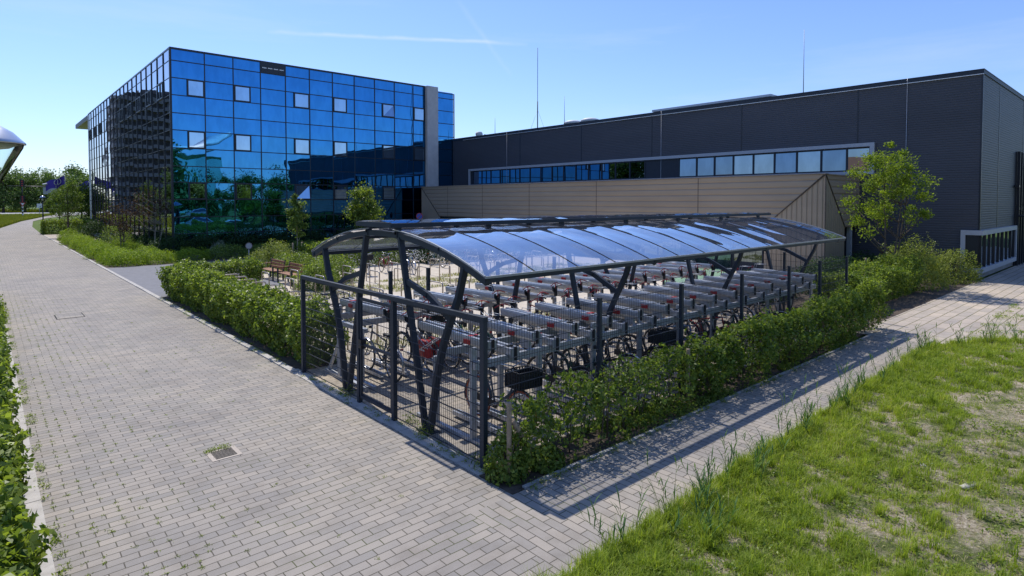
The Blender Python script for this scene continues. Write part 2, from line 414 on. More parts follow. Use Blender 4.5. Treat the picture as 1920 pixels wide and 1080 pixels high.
def leaf_verts(P, size, outward=None, up=0.35, asp=0.62):
    n = len(P); d = RS.normal(size=(n, 3))
    if outward is not None: d = d*0.8+outward*0.9
    d[:, 2] += up; nrm = unit(d); t = unit(np.cross(nrm, RS.normal(size=(n, 3)))); b = np.cross(nrm, t)
    s = (size*RS.uniform(0.6, 1.3, n))[:, None]
    a = t*s*0.5; c = b*s*0.5*asp
    fold = nrm*s*0.10
    return np.stack([P-a, P-c+fold-a*0.1, P+a, P+c+fold-a*0.1], axis=1)
def lump(P, f, seed):
    r = np.random.RandomState(seed); out_ = np.zeros(len(P))
    for i in range(5):
        k = r.normal(size=3)*f*(1+0.5*i); ph = r.uniform(0, 6.28); out_ += np.sin(P@k+ph)/(1+0.5*i)
    return out_/2.2
def leaf_rnd(P, seed=3, f=5.0, bias=0.0):
    return np.clip(0.45+0.20*lump(P, f, seed)+RS.normal(size=len(P))*0.22+bias, 0, 1)

def hedge(name, label, x0, x1, y0, y1, h, n, leaf='leaf_hedge', size=0.055, amp=0.12, open_=0.0, stems=True, group=None, seed=1, hfun=None, cat='hedge', z0=0.03, stem_step=0.28):
    t = thing(name, label, cat, ((x0+x1)/2, (y0+y1)/2, 0), group=group)
    cx, cy = (x0+x1)/2, (y0+y1)/2; hx, hy = (x1-x0)/2, (y1-y0)/2
    r = np.random.RandomState(seed)
    # points near the shell of the block
    u = r.uniform(-1, 1, (n, 3)); face = r.uniform(size=n)
    A = np.array([2*hy*h, 2*hx*h, 4*hx*hy]); pr = A*np.array([2, 2, 1.3]); pr = pr/pr.sum(); cm = np.cumsum(pr)
    dep = np.abs(r.normal(size=n))*0.16
    P = np.zeros((n, 3)); O = np.zeros((n, 3))
    fx = face < cm[0]; fy = (face >= cm[0]) & (face < cm[1]); fz = face >= cm[1]
    sg = np.sign(u[:, 0])
    P[:, 0] = u[:, 0]*hx; P[:, 1] = u[:, 1]*hy; P[:, 2] = (u[:, 2]*0.5+0.5)*h
    P[fx, 0] = sg[fx]*(hx-dep[fx]); O[fx, 0] = sg[fx]
    sgy = np.sign(u[:, 1]); P[fy, 1] = sgy[fy]*(hy-dep[fy]); O[fy, 1] = sgy[fy]
    P[fz, 2] = h-dep[fz]; O[fz, 2] = 1
    W = P+np.array([cx, cy, 0])
    L1 = lump(W, 2.3, seed+5); L2 = lump(W, 7.0, seed+9)
    disp = (L1*amp+L2*amp*0.6)[:, None]
    P = P+O*disp
    # rounded shoulders: lower the top near the edges, narrow the foot
    ex = np.maximum(np.abs(P[:, 0])/max(hx, .01), np.abs(P[:, 1])/max(hy, .01)) if False else np.minimum(np.abs(P[:, 0])/hx, 9)
    edge = np.clip((np.minimum(np.where(hx < hy, np.abs(P[:, 0])/hx, np.abs(P[:, 1])/hy), 1.3)-0.55)/0.45, 0, 1)
    P[:, 2] -= edge**2*0.14*np.clip(P[:, 2]/h, 0, 1)*h*0.8
    foot = np.clip(1-P[:, 2]/(0.45*h), 0, 1)
    if hx < hy: P[:, 0] *= 1-0.35*foot
    else: P[:, 1] *= 1-0.35*foot
    if hfun is not None: P[:, 2] *= hfun(P[:, 0]+cx, P[:, 1]+cy)
    P[:, 2] = np.maximum(P[:, 2], z0)
    keep = np.ones(n, bool)
    if open_ > 0:
        g = lump(P+np.array([cx, cy, 0]), 4.2, seed+21); low = np.clip(1-P[:, 2]/(0.5*h), 0, 1)
        keep = (g > -0.9+open_+0.0) | (r.uniform(size=n) < 0.12)
        keep &= r.uniform(size=n) > low*0.75
    # sprigs that stick out of the top
    P, O = P[keep], O[keep]
    ns_ = int(len(P)*0.11/8); base = P[r.randint(0, len(P), ns_)]
    base = base[base[:, 2] > 0.55*h*0.8]
    spr = []
    for b in base:
        d = unit(np.array([r.normal()*0.4, r.normal()*0.4, 1.0])); ln = r.uniform(0.06, 0.26)
        spr.append(b+d*np.linspace(0.2, 1, 8)[:, None]*ln+r.normal(size=(8, 3))*0.015)
    if spr:
        spr = np.concatenate(spr); P = np.concatenate([P, spr]); O = np.concatenate([O, np.tile([0, 0, 0.4], (len(spr), 1))])
    V = leaf_verts(P, size, O)
    np_mesh('foliage', V, 4, leaf, leaf_rnd(P+np.array([cx, cy, 0]), seed, 4.0), t)
    if stems:
        mb = MB(); long_x = hx > hy; m = hx if long_x else hy
        k = int(2*m/stem_step)
        for i in range(k):
            a = -m+(i+0.5)*2*m/k+r.normal()*0.05; b = r.normal()*0.08
            for _ in range(2):
                p0 = Vector((a, b, 0)) if long_x else Vector((b, a, 0))
                p1 = p0+Vector((r.normal()*0.06, r.normal()*0.06, h*0.45)); p2 = p1+Vector((r.normal()*0.12, r.normal()*0.12, h*0.42))
                mb.tube([p0, p1, p2], [0.011, 0.008, 0.004], 5)
        mb.build('stems', 'bark', t)
    return t
BL = 0.30
def bush(name, label, cx, cy, rx, ry, h, n, leaf, size=0.05, group=None, cat='shrub', seed=1, lift=0.0, twigs=True, pw=0.55):
    t = thing(name, label, cat, (cx, cy, 0), group=group); r = np.random.RandomState(seed)
    d = unit(r.normal(size=(n, 3))); d[:, 2] = np.abs(d[:, 2]); rad = r.uniform(0.25, 1, n)**0.35
    P = d*rad[:, None]*np.array([rx, ry, h]); W = P+np.array([cx, cy, 0])
    P *= (1+0.20*lump(W, 3.0, seed)+0.12*lump(W, 8, seed+4))[:, None]
    P[:, 2] = np.maximum(P[:, 2]*1.0, 0.02)+lift
    V = leaf_verts(P, size, d)
    np_mesh('foliage', V, 4, leaf, leaf_rnd(W, seed), t)
    if twigs:
        mb = MB()
        for i in range(7):
            a = r.uniform(0, 6.28); q = r.uniform(0.3, 0.7)
            mb.tube([(0.04*math.cos(a), 0.04*math.sin(a), 0), (rx*q*0.5*math.cos(a), ry*q*0.5*math.sin(a), h*0.5), (rx*q*math.cos(a), ry*q*math.sin(a), h*0.85)], [0.014, 0.01, 0.004], 5)
        mb.build('stems', 'bark', t)
    return t
def tree(name, label, x, y, h, crown_r, crown_z0, nleaf, leaf='leaf_tree', size=0.09, trunk=0.07, bark='bark', seed=1, group=None, nclump=60, spread=0.30, shape=1.0, limbs=14, cat='tree', multi=1, lean=(0, 0)):
    t = thing(name, label, cat, (x, y, 0), group=group); r = np.random.RandomState(seed)
    ch = h-crown_z0; cz = crown_z0+ch*0.5
    d = unit(r.normal(size=(nclump, 3))); rad = r.uniform(0.12, 1, nclump)**0.5
    K = d*rad[:, None]*np.array([crown_r, crown_r, ch/2])
    K[:, :2] *= (1-0.35*shape*np.clip(K[:, 2:3]/(ch/2), -1, 1))
    K[:, 2] += cz
    K[:, 0] += lean[0]*(K[:, 2]/h); K[:, 1] += lean[1]*(K[:, 2]/h)
    mb = MB(); tops = []
    for mtr in range(multi):
        ox, oy = (r.normal()*0.12, r.normal()*0.12) if multi > 1 else (0, 0)
        pts = []; rr = []
        for i in range(9):
            q = i/8; z = q*h*0.9
            pts.append((ox+lean[0]*q+r.normal()*0.02*h*0.12*i/3+ox*3*q, oy+lean[1]*q+r.normal()*0.02*h*0.12*i/3+oy*3*q, z)); rr.append(trunk*(1-q*0.85)*(1.25 if i == 0 else 1)/(multi**0.4))
        mb.tube(pts, rr, 8); tops.append(pts)
    for i in range(min(limbs, nclump)):
        k = K[i]; pts = tops[i % multi]; zq = max(crown_z0*0.8, k[2]-0.45*np.hypot(k[0], k[1])-0.2)
        j = min(8, max(1, int(zq/(h*0.9)*8))); a = Vector(pts[j]); b = Vector(k); m = (a+b)/2+Vector((r.normal()*0.05, r.normal()*0.05, -0.03*h*r.uniform(0, 1)))
        q = 1-j/9.5; mb.tube([a, m, b], [trunk*0.42*q+0.006, trunk*0.25*q+0.005, 0.004], 6)
    mb.build('trunk', bark, t)
    idx = r.randint(0, nclump, nleaf); cs = r.uniform(0.5, 1.25, nclump)
    P = K[idx]+r.normal(size=(nleaf, 3))*spread*crown_r*cs[idx][:, None]*np.array([1, 1, 0.75])
    P[:, 2] = np.maximum(P[:, 2], crown_z0*0.75)
    O = unit(P-np.array([0, 0, cz]))
    V = leaf_verts(P, size, O*0.4)
    cv = r.normal(size=nclump)*0.13
    rn = np.clip(0.48+cv[idx]+r.normal(size=nleaf)*0.17, 0, 1)
    np_mesh('crown', V, 4, leaf, rn, t)
    return t
def blades(name, XY, Z, hgt, wid, mat, seed=1, bend=0.4, parent=None, rnd=None, **kw):
    r = np.random.RandomState(seed); n = len(XY); a = r.uniform(0, 6.283, n)
    t = np.stack([np.cos(a), np.sin(a), np.zeros(n)], 1); l = np.stack([-np.sin(a), np.cos(a), np.zeros(n)], 1)
    hh = (hgt*r.uniform(0.45, 1.25, n))[:, None]; ww = (wid*r.uniform(0.6, 1.3, n))[:, None]; bb = (bend*r.uniform(0.1, 1.4, n))[:, None]*hh
    B = np.concatenate([XY, Z[:, None]], 1); up = np.array([0, 0, 1.0])
    M = B+up*hh*0.55+l*bb*0.3; T = B+up*hh*(1-0.25*bb/np.maximum(hh, 1e-6))+l*bb
    q1 = np.stack([B-t*ww*0.5, B+t*ww*0.5, M+t*ww*0.38, M-t*ww*0.38], 1)
    q2 = np.stack([M-t*ww*0.38, M+t*ww*0.38, T+t*ww*0.05, T-t*ww*0.05], 1)
    rn = np.clip(0.45+r.normal(size=n)*0.2, 0, 1) if rnd is None else rnd
    return np_mesh(name, np.concatenate([q1, q2]), 4, mat, np.concatenate([rn, rn]), parent, **kw)

exec_parts = []
def wpart(mb, name, mats, parent, **kw):
    """part modelled in world coordinates under a thing that is only moved, not turned"""
    o = mb.build(name, mats, parent, **kw)
    p = Vector((0, 0, 0)); q = parent
    while q is not None: p += q.location; q = q.parent
    o.location = -p
    return o

# ================================================================== the setting
g = MB(); g.add([(-1500,-1500,-0.05),(1500,-1500,-0.05),(1500,1500,-0.05),(-1500,1500,-0.05)], [(0,1,2,3)]); struct('ground', g, 'lawn')
def sheet(name, pts, z, mat):
    m = MB(); m.add([(x, y, z) for x, y in pts], [tuple(range(len(pts)))]); return struct(name, m, mat)
sheet('road', [(0.46,-8),(4.12,-8),(4.12,5.33),(4.78,5.33),(4.78,80),(5.3,109),(6.9,139),(10.5,165),(17,188),(22,206),(15.5,206),(11.8,186),(8.5,162),(5.29,140),(1.75,105.6),(0.55,85),(0.43,60)], 0.0, 'paver')
sheet('path', [(4.12,-8),(4.12,5.33),(17.8,5.33),(17.8,4.12),(4.45,3.86),(4.3,-8)], 0.0, 'path_paver')
sheet('pavement', [(17.8,3.0),(17.8,5.75),(60,5.94),(60,1.2),(24,1.9),(20.3,2.0)], 0.0, 'slab')
sheet('cross_road', [(-60,238),(90,180),(90,222),(-60,290)], 0.005, 'light_road')
sheet('asphalt_drive', [(4.93,25.4),(9.8,25.4),(9.8,31.2),(34,31.2),(34,38.4),(4.93,38.4)], 0.0, 'asphalt')
sheet('rack_floor', [(5.02,6.15),(18.4,6.15),(18.4,12.3),(5.02,12.3)], 0.0, 'yard_paver')
sheet('bike_yard', [(5.9,12.3),(29.5,12.3),(29.5,31.2),(9.8,31.2),(9.8,25.4),(5.9,25.4)], 0.0, 'yard_gravel')
sheet('hedge_bed', [(4.93,12.3),(5.9,12.3),(5.9,25.4),(4.93,25.4)], -0.004, 'soil')
sheet('planting_bed', [(4.79,5.345),(34.2,5.76),(34.2,10.9),(29.6,10.9),(29.6,12.3),(18.4,12.3),(18.4,6.15),(5.01,6.15),(4.79,6.0)], -0.003, 'soil')
sheet('building_bed', [(4.93,38.4),(34,38.4),(34,46.98),(9.98,46.98),(9.98,66),(4.93,66)], -0.006, 'soil')
sheet('forecourt', [(4.93,66),(12,66),(12,81.6),(4.93,81.6)], 0.0, 'slab')
r_ = np.random.RandomState(4)
kb = MB()
for y in np.arange(-8, 60, 1.0): kb.box(0.30, 0.455, y+0.004, y+0.996, -0.05, 0.016+r_.uniform(0, .008))
struct('kerb_left', kb, 'kerb')
kb = MB()
for y in np.arange(12.3, 80, 1.0): kb.box(4.785+r_.normal()*0.004, 4.925, y+0.005, y+0.995, -0.05, 0.018+r_.uniform(0, .008))
for y in np.arange(6.0, 12.3, 0.5): kb.box(4.785+r_.normal()*0.004, 5.0, y+0.004, y+0.496, -0.05, 0.006+r_.uniform(0, .006))
struct('kerb_right', kb, 'kerb')
kb = MB()
for x in np.arange(3.3, 17.7, 1.0):
    ya = 3.86+(x-4.45)*0.0195; kb.add(*(lambda a, b, y0, y1, z: ([(a,y0,-.05),(b,y1,-.05),(b,y1+.085,-.05),(a,y0+.085,-.05),(a,y0,z),(b,y1,z),(b,y1+.085,z),(a,y0+.085,z)], [(0,3,2,1),(4,5,6,7),(0,1,5,4),(1,2,6,5),(2,3,7,6),(3,0,4,7)]))(x+.005, x+.995, ya-.085, ya-.066, 0.02+r_.uniform(0, .01)))
struct('kerb_verge', kb, 'kerb')
kb = MB()
for x in np.arange(5.0, 17.6, 1.0): kb.box(x+.005, x+.995, 5.34, 5.40, -0.05, 0.012+r_.uniform(0, .008))
struct('kerb_bed', kb, 'concrete')
# uneven verge
def vh(x, y):
    x = np.asarray(x, float); y = np.asarray(y, float)
    d = np.clip((3.8-y)/1.2, 0, 1)
    return 0.012+d*(0.05+0.045*np.sin(x*1.1+y*0.7)+0.03*np.sin(x*2.7-y*2.1)+0.02*np.sin(x*5.3+y*4.7))
xs = np.concatenate([np.arange(3.4, 18, 0.12), np.arange(18, 40, 0.5)]); ys = np.concatenate([np.arange(-12, -1, 0.5), np.arange(-1, 3.9, 0.12)])
vv = []; ff = []
for j, y in enumerate(ys):
    for i, x in enumerate(xs):
        ylim = 3.77+(x-4.45)*0.0195 if x < 17.8 else (3.72-(x-17.8)*.47 if x < 20.4 else 2.5)
        yy = min(y, ylim); vv.append((x, yy, float(vh(x, yy)) if yy < ylim-0.01 else 0.008))
nx = len(xs)
for j in range(len(ys)-1):
    for i in range(nx-1):
        ff.append((j*nx+i, j*nx+i+1, (j+1)*nx+i+1, (j+1)*nx+i))
m = MB(); m.add(vv, ff, 0, True); struct('verge', m, 'verge_soil')

# ================================================================== glass office building
GX, GY, GZ = 10.0, 47.0, 14.38
office = thing('glass_office', 'large office building with blue mirror glass walls on the left of the photo', 'office building', (GX, GY, 0))
ZL = [0.12, 1.3, 2.5, 3.75, 4.98, 6.12, 7.4, 8.65, 9.85, 11.1, 12.3, 13.5, 14.3]
XL = [10.02, 12.2, 14.15, 16.13, 18.05, 20.0, 21.97, 23.94, 25.87, 27.85, 29.81, 31.09]
YL = [47.02+2.0*i for i in range(22)]
m = MB(); m.box(10.06, 34.4, 47.06, 88.96, 0, 14.0); m.box(10.0, 34.5, 89.0, 103.0, 13.85, 14.36); m.box(14, 34, 89, 101, 0, 13.84)
wpart(m, 'building_core', 'dark_frame', office)
m = MB(); m.box(9.97, 31.1, 46.97, 89.03, 14.3, 14.42); m.box(31.1, 34.6, 47.4, 89.03, 14.0, 14.2); wpart(m, 'roof', 'dark_frame', office)
m = MB(); m.box(10.01, 34.4, 89.04, 102.9, 13.80, 13.845); wpart(m, 'soffit', 'soffit', office)
rp = np.random.RandomState(31)
def pane(mb, P0, U, V, nrm, bul, tilt, sub=5):
    """a slightly pillowed pane; P0 corner, U/V edge vectors"""
    P0, U, V, nrm = map(Vector, (P0, U, V, nrm)); vs = []
    tu, tv = rp.normal()*tilt, rp.normal()*tilt; b = bul*rp.uniform(0.3, 1.4)*(1 if rp.uniform() < 0.6 else -1)
    for j in range(sub+1):
        for i in range(sub+1):
            a, c = i/sub, j/sub
            h = b*16*a*(1-a)*c*(1-c)+tu*(a-0.5)+tv*(c-0.5)
            vs.append(P0+U*a+V*c+nrm*h)
    fs = [(j*(sub+1)+i, j*(sub+1)+i+1, (j+1)*(sub+1)+i+1, (j+1)*(sub+1)+i) for j in range(sub) for i in range(sub)]
    mb.add(vs, fs, 0, True)
wins = [(11.05,12.14,9),(14.22,15.35,9),(18.72,19.94,9),(22.03,23.2,9),(26.62,27.78,9),(29.88,31.02,9),
        (11.05,12.14,6),(14.22,15.35,6),(18.72,19.94,6),(22.03,23.2,6),(26.62,27.78,6),
        (11.05,12.14,3),(14.22,15.35,3),(18.72,19.94,3),(22.03,23.2,3),(26.62,27.78,3),(22.03,23.2,0),(29.88,31.02,6)]
tilted = {(26.62, 9), (18.72, 3)}
gp = MB()
for i in range(11):
    for j in range(12):
        if i == 3 and j == 11: continue
        x0, x1, z0, z1 = XL[i]+.03, XL[i+1]-.03, ZL[j]+.03, ZL[j+1]-.03
        ww = [q for q in wins if q[2] == j and q[0] > x0-.2 and q[1] < x1+.2]
        if ww:
            q = ww[0]
            if q[0]-x0 > .2: pane(gp, (x0,46.99,z0), (q[0]-.04-x0,0,0), (0,0,z1-z0), (0,-1,0), .001, .004)
            if x1-q[1] > .2: pane(gp, (q[1]+.04,46.99,z0), (x1-q[1]-.04,0,0), (0,0,z1-z0), (0,-1,0), .001, .004)
        else: pane(gp, (x0,46.99,z0), (x1-x0,0,0), (0,0,z1-z0), (0,-1,0), .0016, .005)
wpart(gp, 'glass_wall', 'mirror_blue', office, label='blue mirror glass wall facing the bicycle yard')
gp = MB()
for j in range(11): pane(gp, (32.42,46.99,ZL[j]+.03), (1.95,0,0), (0,0,ZL[j+1]-ZL[j]-.06), (0,-1,0), .0016, .005)
pane(gp, (32.42,46.99,13.53), (1.95,0,0), (0,0,.55), (0,-1,0), .0016, .004)
wpart(gp, 'glass_strip', 'mirror_blue', office, label='narrow blue glass strip right of the concrete pier')
gp = MB(); wwin = [(1,9),(3,9),(5,9),(7,9),(9,9),(16,9),(18,9),(20,9)]
for i in range(21):
    for j in range(12):
        y0, y1 = YL[i]+.03, YL[i+1]-.03
        if (i, j) in wwin: continue
        pane(gp, (9.99,y1,ZL[j]+.03), (0,y0-y1,0), (0,0,ZL[j+1]-ZL[j]-.06), (-1,0,0), .0016, .004)
wpart(gp, 'glass_wall', 'mirror_neutral', office, label='grey mirror glass wall facing the road')
m = MB()
for x in XL: m.box(x-.032, x+.032, 46.945, 46.99, 0, 14.3)
for x in (32.36, 34.45): m.box(x-.05, x+.05, 46.945, 46.99, 0, 14.05)
for z in ZL: m.box(10.04, 31.1, 46.955, 46.985, z-.03, z+.03); m.box(32.4, 34.4, 46.955, 46.985, min(z, 14.0)-.03, min(z, 14.0)+.03)
for y in YL[1:]: m.box(9.935, 9.99, y-.032, y+.032, 0, 14.3)
for z in ZL: m.box(9.96, 9.985, 47.04, 88.98, z-.018, z+.018)
m.box(9.93, 10.07, 46.93, 47.07, 0, 14.32)
wpart(m, 'mullions', 'dark_frame', office)
m = MB(); m.box(31.12, 32.34, 46.6, 47.05, 0, 14.40)
for z in (2.4, 4.9, 7.3, 9.8, 12.2): m.box(31.118, 32.342, 46.598, 46.602, z, z+.012)
wpart(m, 'concrete_pier', 'pale_concrete', office)
m = MB(); m.box(9.9, 10.15, 88.95, 89.2, 0, 14.36); wpart(m, 'corner_post', 'lamp_metal', office)
m = MB(); m.box(16.17, 18.01, 46.93, 47.0, 13.5, 14.28); lv = wpart(m, 'ventilation_panel', 'dark_frame', office)
m = MB()
for k in range(4): m.box(16.25+k*.44, 16.58+k*.44, 46.915, 46.93, 13.86, 13.93)
s_ = m.build('slots', 'sign_white', lv)
for (x0, x1, j) in wins:
    z0, z1 = ZL[j]+.02, ZL[j+1]-.02; f = MB()
    f.box(x0-.03, x0+.07, 46.90, 46.985, z0-.03, z1+.03); f.box(x1-.07, x1+.03, 46.90, 46.985, z0-.03, z1+.03)
    f.box(x0+.07, x1-.07, 46.90, 46.985, z0-.03, z0+.07); f.box(x0+.07, x1-.07, 46.90, 46.985, z1-.07, z1+.03)
    f.box(x0+.07, x1-.07, 46.96, 46.975, z0+.07, z1-.07)
    fo = wpart(f, 'window', 'dark_frame', office)
    p = MB(); tl = 0.16 if (x0, j) in tilted else 0.0
    ta = 0.035
    p.add([(x0+.075,46.93-tl*.2,z0+.08),(x1-.075,46.93-tl*.9,z0+.08),(x1-.075,46.93-ta*0,z1-.08),(x0+.075,46.93,z1-.08)], [(0,1,2,3)])
    p.build('pane', 'window_glass', fo)
for (i, j) in wwin:
    y0, y1 = YL[i]+.1, YL[i+1]-.1; z0, z1 = ZL[j]+.02, ZL[j+1]-.02; f = MB()
    f.box(9.90, 9.985, y0-.05, y0+.08, z0, z1); f.box(9.90, 9.985, y1-.08, y1+.05, z0, z1); f.box(9.90, 9.985, (y0+y1)/2-.1, (y0+y1)/2, z0, z1)
    f.box(9.90, 9.985, y0+.08, y1-.08, z0-.02, z0+.07); f.box(9.90, 9.985, y0+.08, y1-.08, z1-.07, z1+.02); f.box(9.96, 9.97, y0, y1, z0, z1)
    fo = wpart(f, 'window', 'dark_frame', office); p = MB()
    for a, b in ((y0+.085, (y0+y1)/2-.105), ((y0+y1)/2+.005, y1-.085)): p.add([(9.95,b,z0+.075),(9.95,a,z0+.075),(9.95,a,z1-.075),(9.95,b,z1-.075)], [(0,1,2,3)])
    p.build('pane', 'window_glass', fo)

# ================================================================== dark clad hall
DX, DY, DZ = 34.26, 5.95, 9.66
hall = thing('clad_hall', 'long dark blue hall with ribbed metal cladding and a strip of windows', 'hall building', (DX, DY, 0))
m = MB(); m.box(DX, 78, DY, 46.9, 0.34, DZ-.02); wpart(m, 'wall', 'dark_cladding', hall)
m = MB(); m.box(DX+.03, 77.9, DY+.03, 46.85, 0, 0.34); wpart(m, 'plinth', 'concrete', hall)
m = MB(); m.box(DX-.05, 78.05, DY-.05, 46.95, DZ-.02, DZ+.02); m.box(DX-.04, DX, DY-.04, 46.94, DZ-.2, DZ-.02); m.box(DX, 78, DY-.04, DY, DZ-.2, DZ-.02); wpart(m, 'roof_edge', 'anthracite', hall)
m = MB(); m.box(DX-.085, DX, DY-.04, 45.2, DZ-.235, DZ-.205); wpart(m, 'trim_strip', 'white_cap', hall)
for y in (37.25, 30.32, 23.92, 17.5, 11.13): m = MB(); m.box(DX-.012, DX, y-.03, y+.03, 6.66 if 10.2 < y < 44.3 else .34, DZ-.24); wpart(m, 'cladding_joint', 'dark_frame', hall)
for x in (38.26, 45.32, 52.4): m = MB(); m.box(x-.04, x+.04, DY-.012, DY, .34 if x > 44 else 2.3, DZ-.2); wpart(m, 'cladding_joint', 'dark_frame', hall)
m = MB(); m.box(DX-.02, DX+.05, DY-.02, DY+.05, 2.28, DZ-.2); wpart(m, 'corner_trim', 'dark_frame', hall)
for y in (38.9, 23.15, 8.92):
    m = MB(); m.tube([(DX-.05,y,.4),(DX-.05,y,DZ+.03)], .011, 6); wpart(m, 'lightning_wire', 'galvanised', hall)
# ribbon window
m = MB(); m.box(DX-.16, DX, 10.3, 44.25, 6.45, 6.64); m.box(DX-.16, DX, 10.3, 10.5, 5.18, 6.45); m.box(DX-.16, DX, 44.05, 44.25, 5.18, 6.45); m.box(DX-.16, DX, 10.3, 44.25, 5.02, 5.18)
rib = wpart(m, 'window_frame', 'white_frame', hall)
YB = [10.5,11.61,12.9,14.2,15.46,16.72,17.98,19.23,20.47,21.77]; YB2 = [24.44+1.281*i for i in range(16)]
m = MB()
for y in YB+YB2: m.box(DX-.07, DX, y-.045, y+.045, 5.18, 6.45)
m.box(DX-.05, DX, 10.5, 44.05, 6.36, 6.45); m.box(DX-.05, DX, 10.5, 44.05, 5.18, 5.26); m.box(DX-.04, DX, 21.8, 24.4, 5.26, 6.36); m.box(DX-.04, DX, 43.7, 44.05, 5.26, 6.36)
m.build('mullions', 'anthracite', rib)
neut = {0, 2, 4, 5}
for L_, q in ((YB, 0), (YB2, 1)):
    for i in range(len(L_)-1):
        m = MB(); pane(m, (DX-.02,L_[i+1]-.045,5.26), (0,-(L_[i+1]-L_[i])+.09,0), (0,0,1.10), (-1,0,0), .0004, .006, 3)
        wpart(m, 'window', 'strip_glass' if (q == 0 and i in neut) else 'band_glass', hall)
# corner window low
m = MB(); m.box(DX-.16, 43.05, DY-.16, DY, 2.05, 2.27); m.box(DX-.16, 43.05, DY-.16, DY, 0.30, 0.52); m.box(42.85, 43.05, DY-.16, DY, .52, 2.05)
m.box(DX-.16, DX, DY, 6.62, 2.05, 2.27); m.box(DX-.16, DX, DY, 6.62, .30, .52); m.box(DX-.16, DX, 6.44, 6.62, .52, 2.05)
cw = wpart(m, 'corner_window_frame', 'white_frame', hall)
m = MB(); xs_ = [34.3,35.3,36.3,37.4,38.5,39.6,40.7,41.8,42.8]
for x in xs_: m = MB(); m.box(x-.035, x+.035, DY-.09, DY, .52, 2.05); m.build('mullion', 'dark_frame', cw)
m = MB(); m.box(DX-.08, DX, DY, 6.44, .52, 2.05); m.build('side_panel', 'dark_frame', cw)
m = MB()
for a, b in zip(xs_[:-1], xs_[1:]): pane(m, (a+.05,DY-.03,.53), (b-a-.1,0,0), (0,0,1.51), (0,-1,0), .0005, .01, 3)
m.build('pane', 'window_glass', cw)
m = MB(); m.box(43.2, 52, DY-.06, DY, 0, 6.4); en = wpart(m, 'entrance', 'entrance_dark', hall)
m = MB()
for x in np.arange(43.3, 51, .8): pane(m, (x,DY-.07,.1), (.7,0,0), (0,0,3.0), (0,-1,0), .001, .01, 3); pane(m, (x,DY-.07,3.3), (.7,0,0), (0,0,3.0), (0,-1,0), .001, .01, 3)
m.build('pane', 'dark_glass', en)
m = MB()
for x in np.arange(43.25, 51.5, .8): m.box(x-.04, x+.04, DY-.2, DY-.07, 0, 6.4)
m.box(43.2, 52, DY-.14, DY-.07, 3.12, 3.28); m.build('fin', 'dark_frame', en)
m = MB(); m.box(42.7, 42.95, DY-.25, DY-.01, 4.4, 4.52); wpart(m, 'wall_lamp', 'dark_frame', hall)
m = MB(); m.box(43.0, 44.2, DY-.5, DY-.14, 2.75, 2.83); wpart(m, 'canopy', 'dark_frame', hall)
# roof gear (each a thing)
t = thing('rooftop_house', 'low pale plant room standing back on the dark hall roof', 'plant room', (45, 21, DZ))
m = MB(); m.box(0, 9, 0, 10, 0, 1.95); m.build('wall', 'shed_wall', t); m = MB(); m.box(-.2, 9.2, -.4, 10.3, 1.95, 2.12); m.build('roof', 'roof_white', t)
for i, (x, y) in enumerate(((40, 36.4), (40, 34.4))):
    t = thing('roof_fan', ('left' if i == 0 else 'right')+' one of two round white fan hoods on the dark hall roof', 'roof fan', (x, y, DZ), group='fans on the hall roof')
    m = MB(); m.box(-.5, .5, -.5, .5, 0, .8); m.build('base', 'shed_wall', t); m = MB(); m.lathe([(0, 1.3), (.5, 1.25), (.85, 1.1), (.85, .95), (.5, .8), (0, .8)], 16); m.build('hood', 'roof_white', t)
t = thing('roof_mast', 'tall thin mast with guy wires on the hall roof', 'mast', (36, 36.9, DZ))
m = MB(); m.tube([(0,0,0),(0,0,2.6)], .045, 6); m.tube([(0,0,2.6),(0,0,7.2)], .022, 6); m.build('pole', 'anthracite', t)
m = MB(); [m.tube([(0,0,1.9),(.75*math.cos(a),.75*math.sin(a),0.0)], .012, 4) for a in (0.8, 2.9, 5.0)]; m.build('guy_wire', 'galvanised', t)
for x, y, z, lb in ((40, 16.25, 5.1, 'thin lightning rod above the right end of the window strip'), (38, 35.6, 3.1, 'short thin lightning rod just right of the guyed mast'), (36.5, 43.2, 1.9, 'faint short lightning rod near the blue glass building')):
    t = thing('lightning_rod', lb, 'lightning rod', (x, y, DZ), group='lightning rods on the hall roof')
    m = MB(); m.tube([(0,0,.05),(0,0,z)], [.03, .012], 6); m.build('rod', 'galv_dull', t); m = MB(); m.box(-.15, .15, -.15, .15, 0, .06); m.build('foot', 'concrete', t)
t = thing('roof_hatch', 'low dark roof housing beside the blue glass wall', 'roof housing', (38, 43.5, DZ))
m = MB(); m.add([(0,0,0),(4,0,0),(4,3.2,0),(0,3.2,0),(0,0,.15),(4,0,.15),(4,3.2,.75),(0,3.2,.75)], [(0,3,2,1),(4,5,6,7),(0,1,5,4),(1,2,6,5),(2,3,7,6),(3,0,4,7)]); m.build('housing', 'anthracite', t)
m = MB(); m.lathe([(0,.95),(.3,.9),(.38,.7),(.3,.4),(.3,0)], 12, (-.8, 3.0, 0)); m.build('vent_cap', 'roof_white', t)

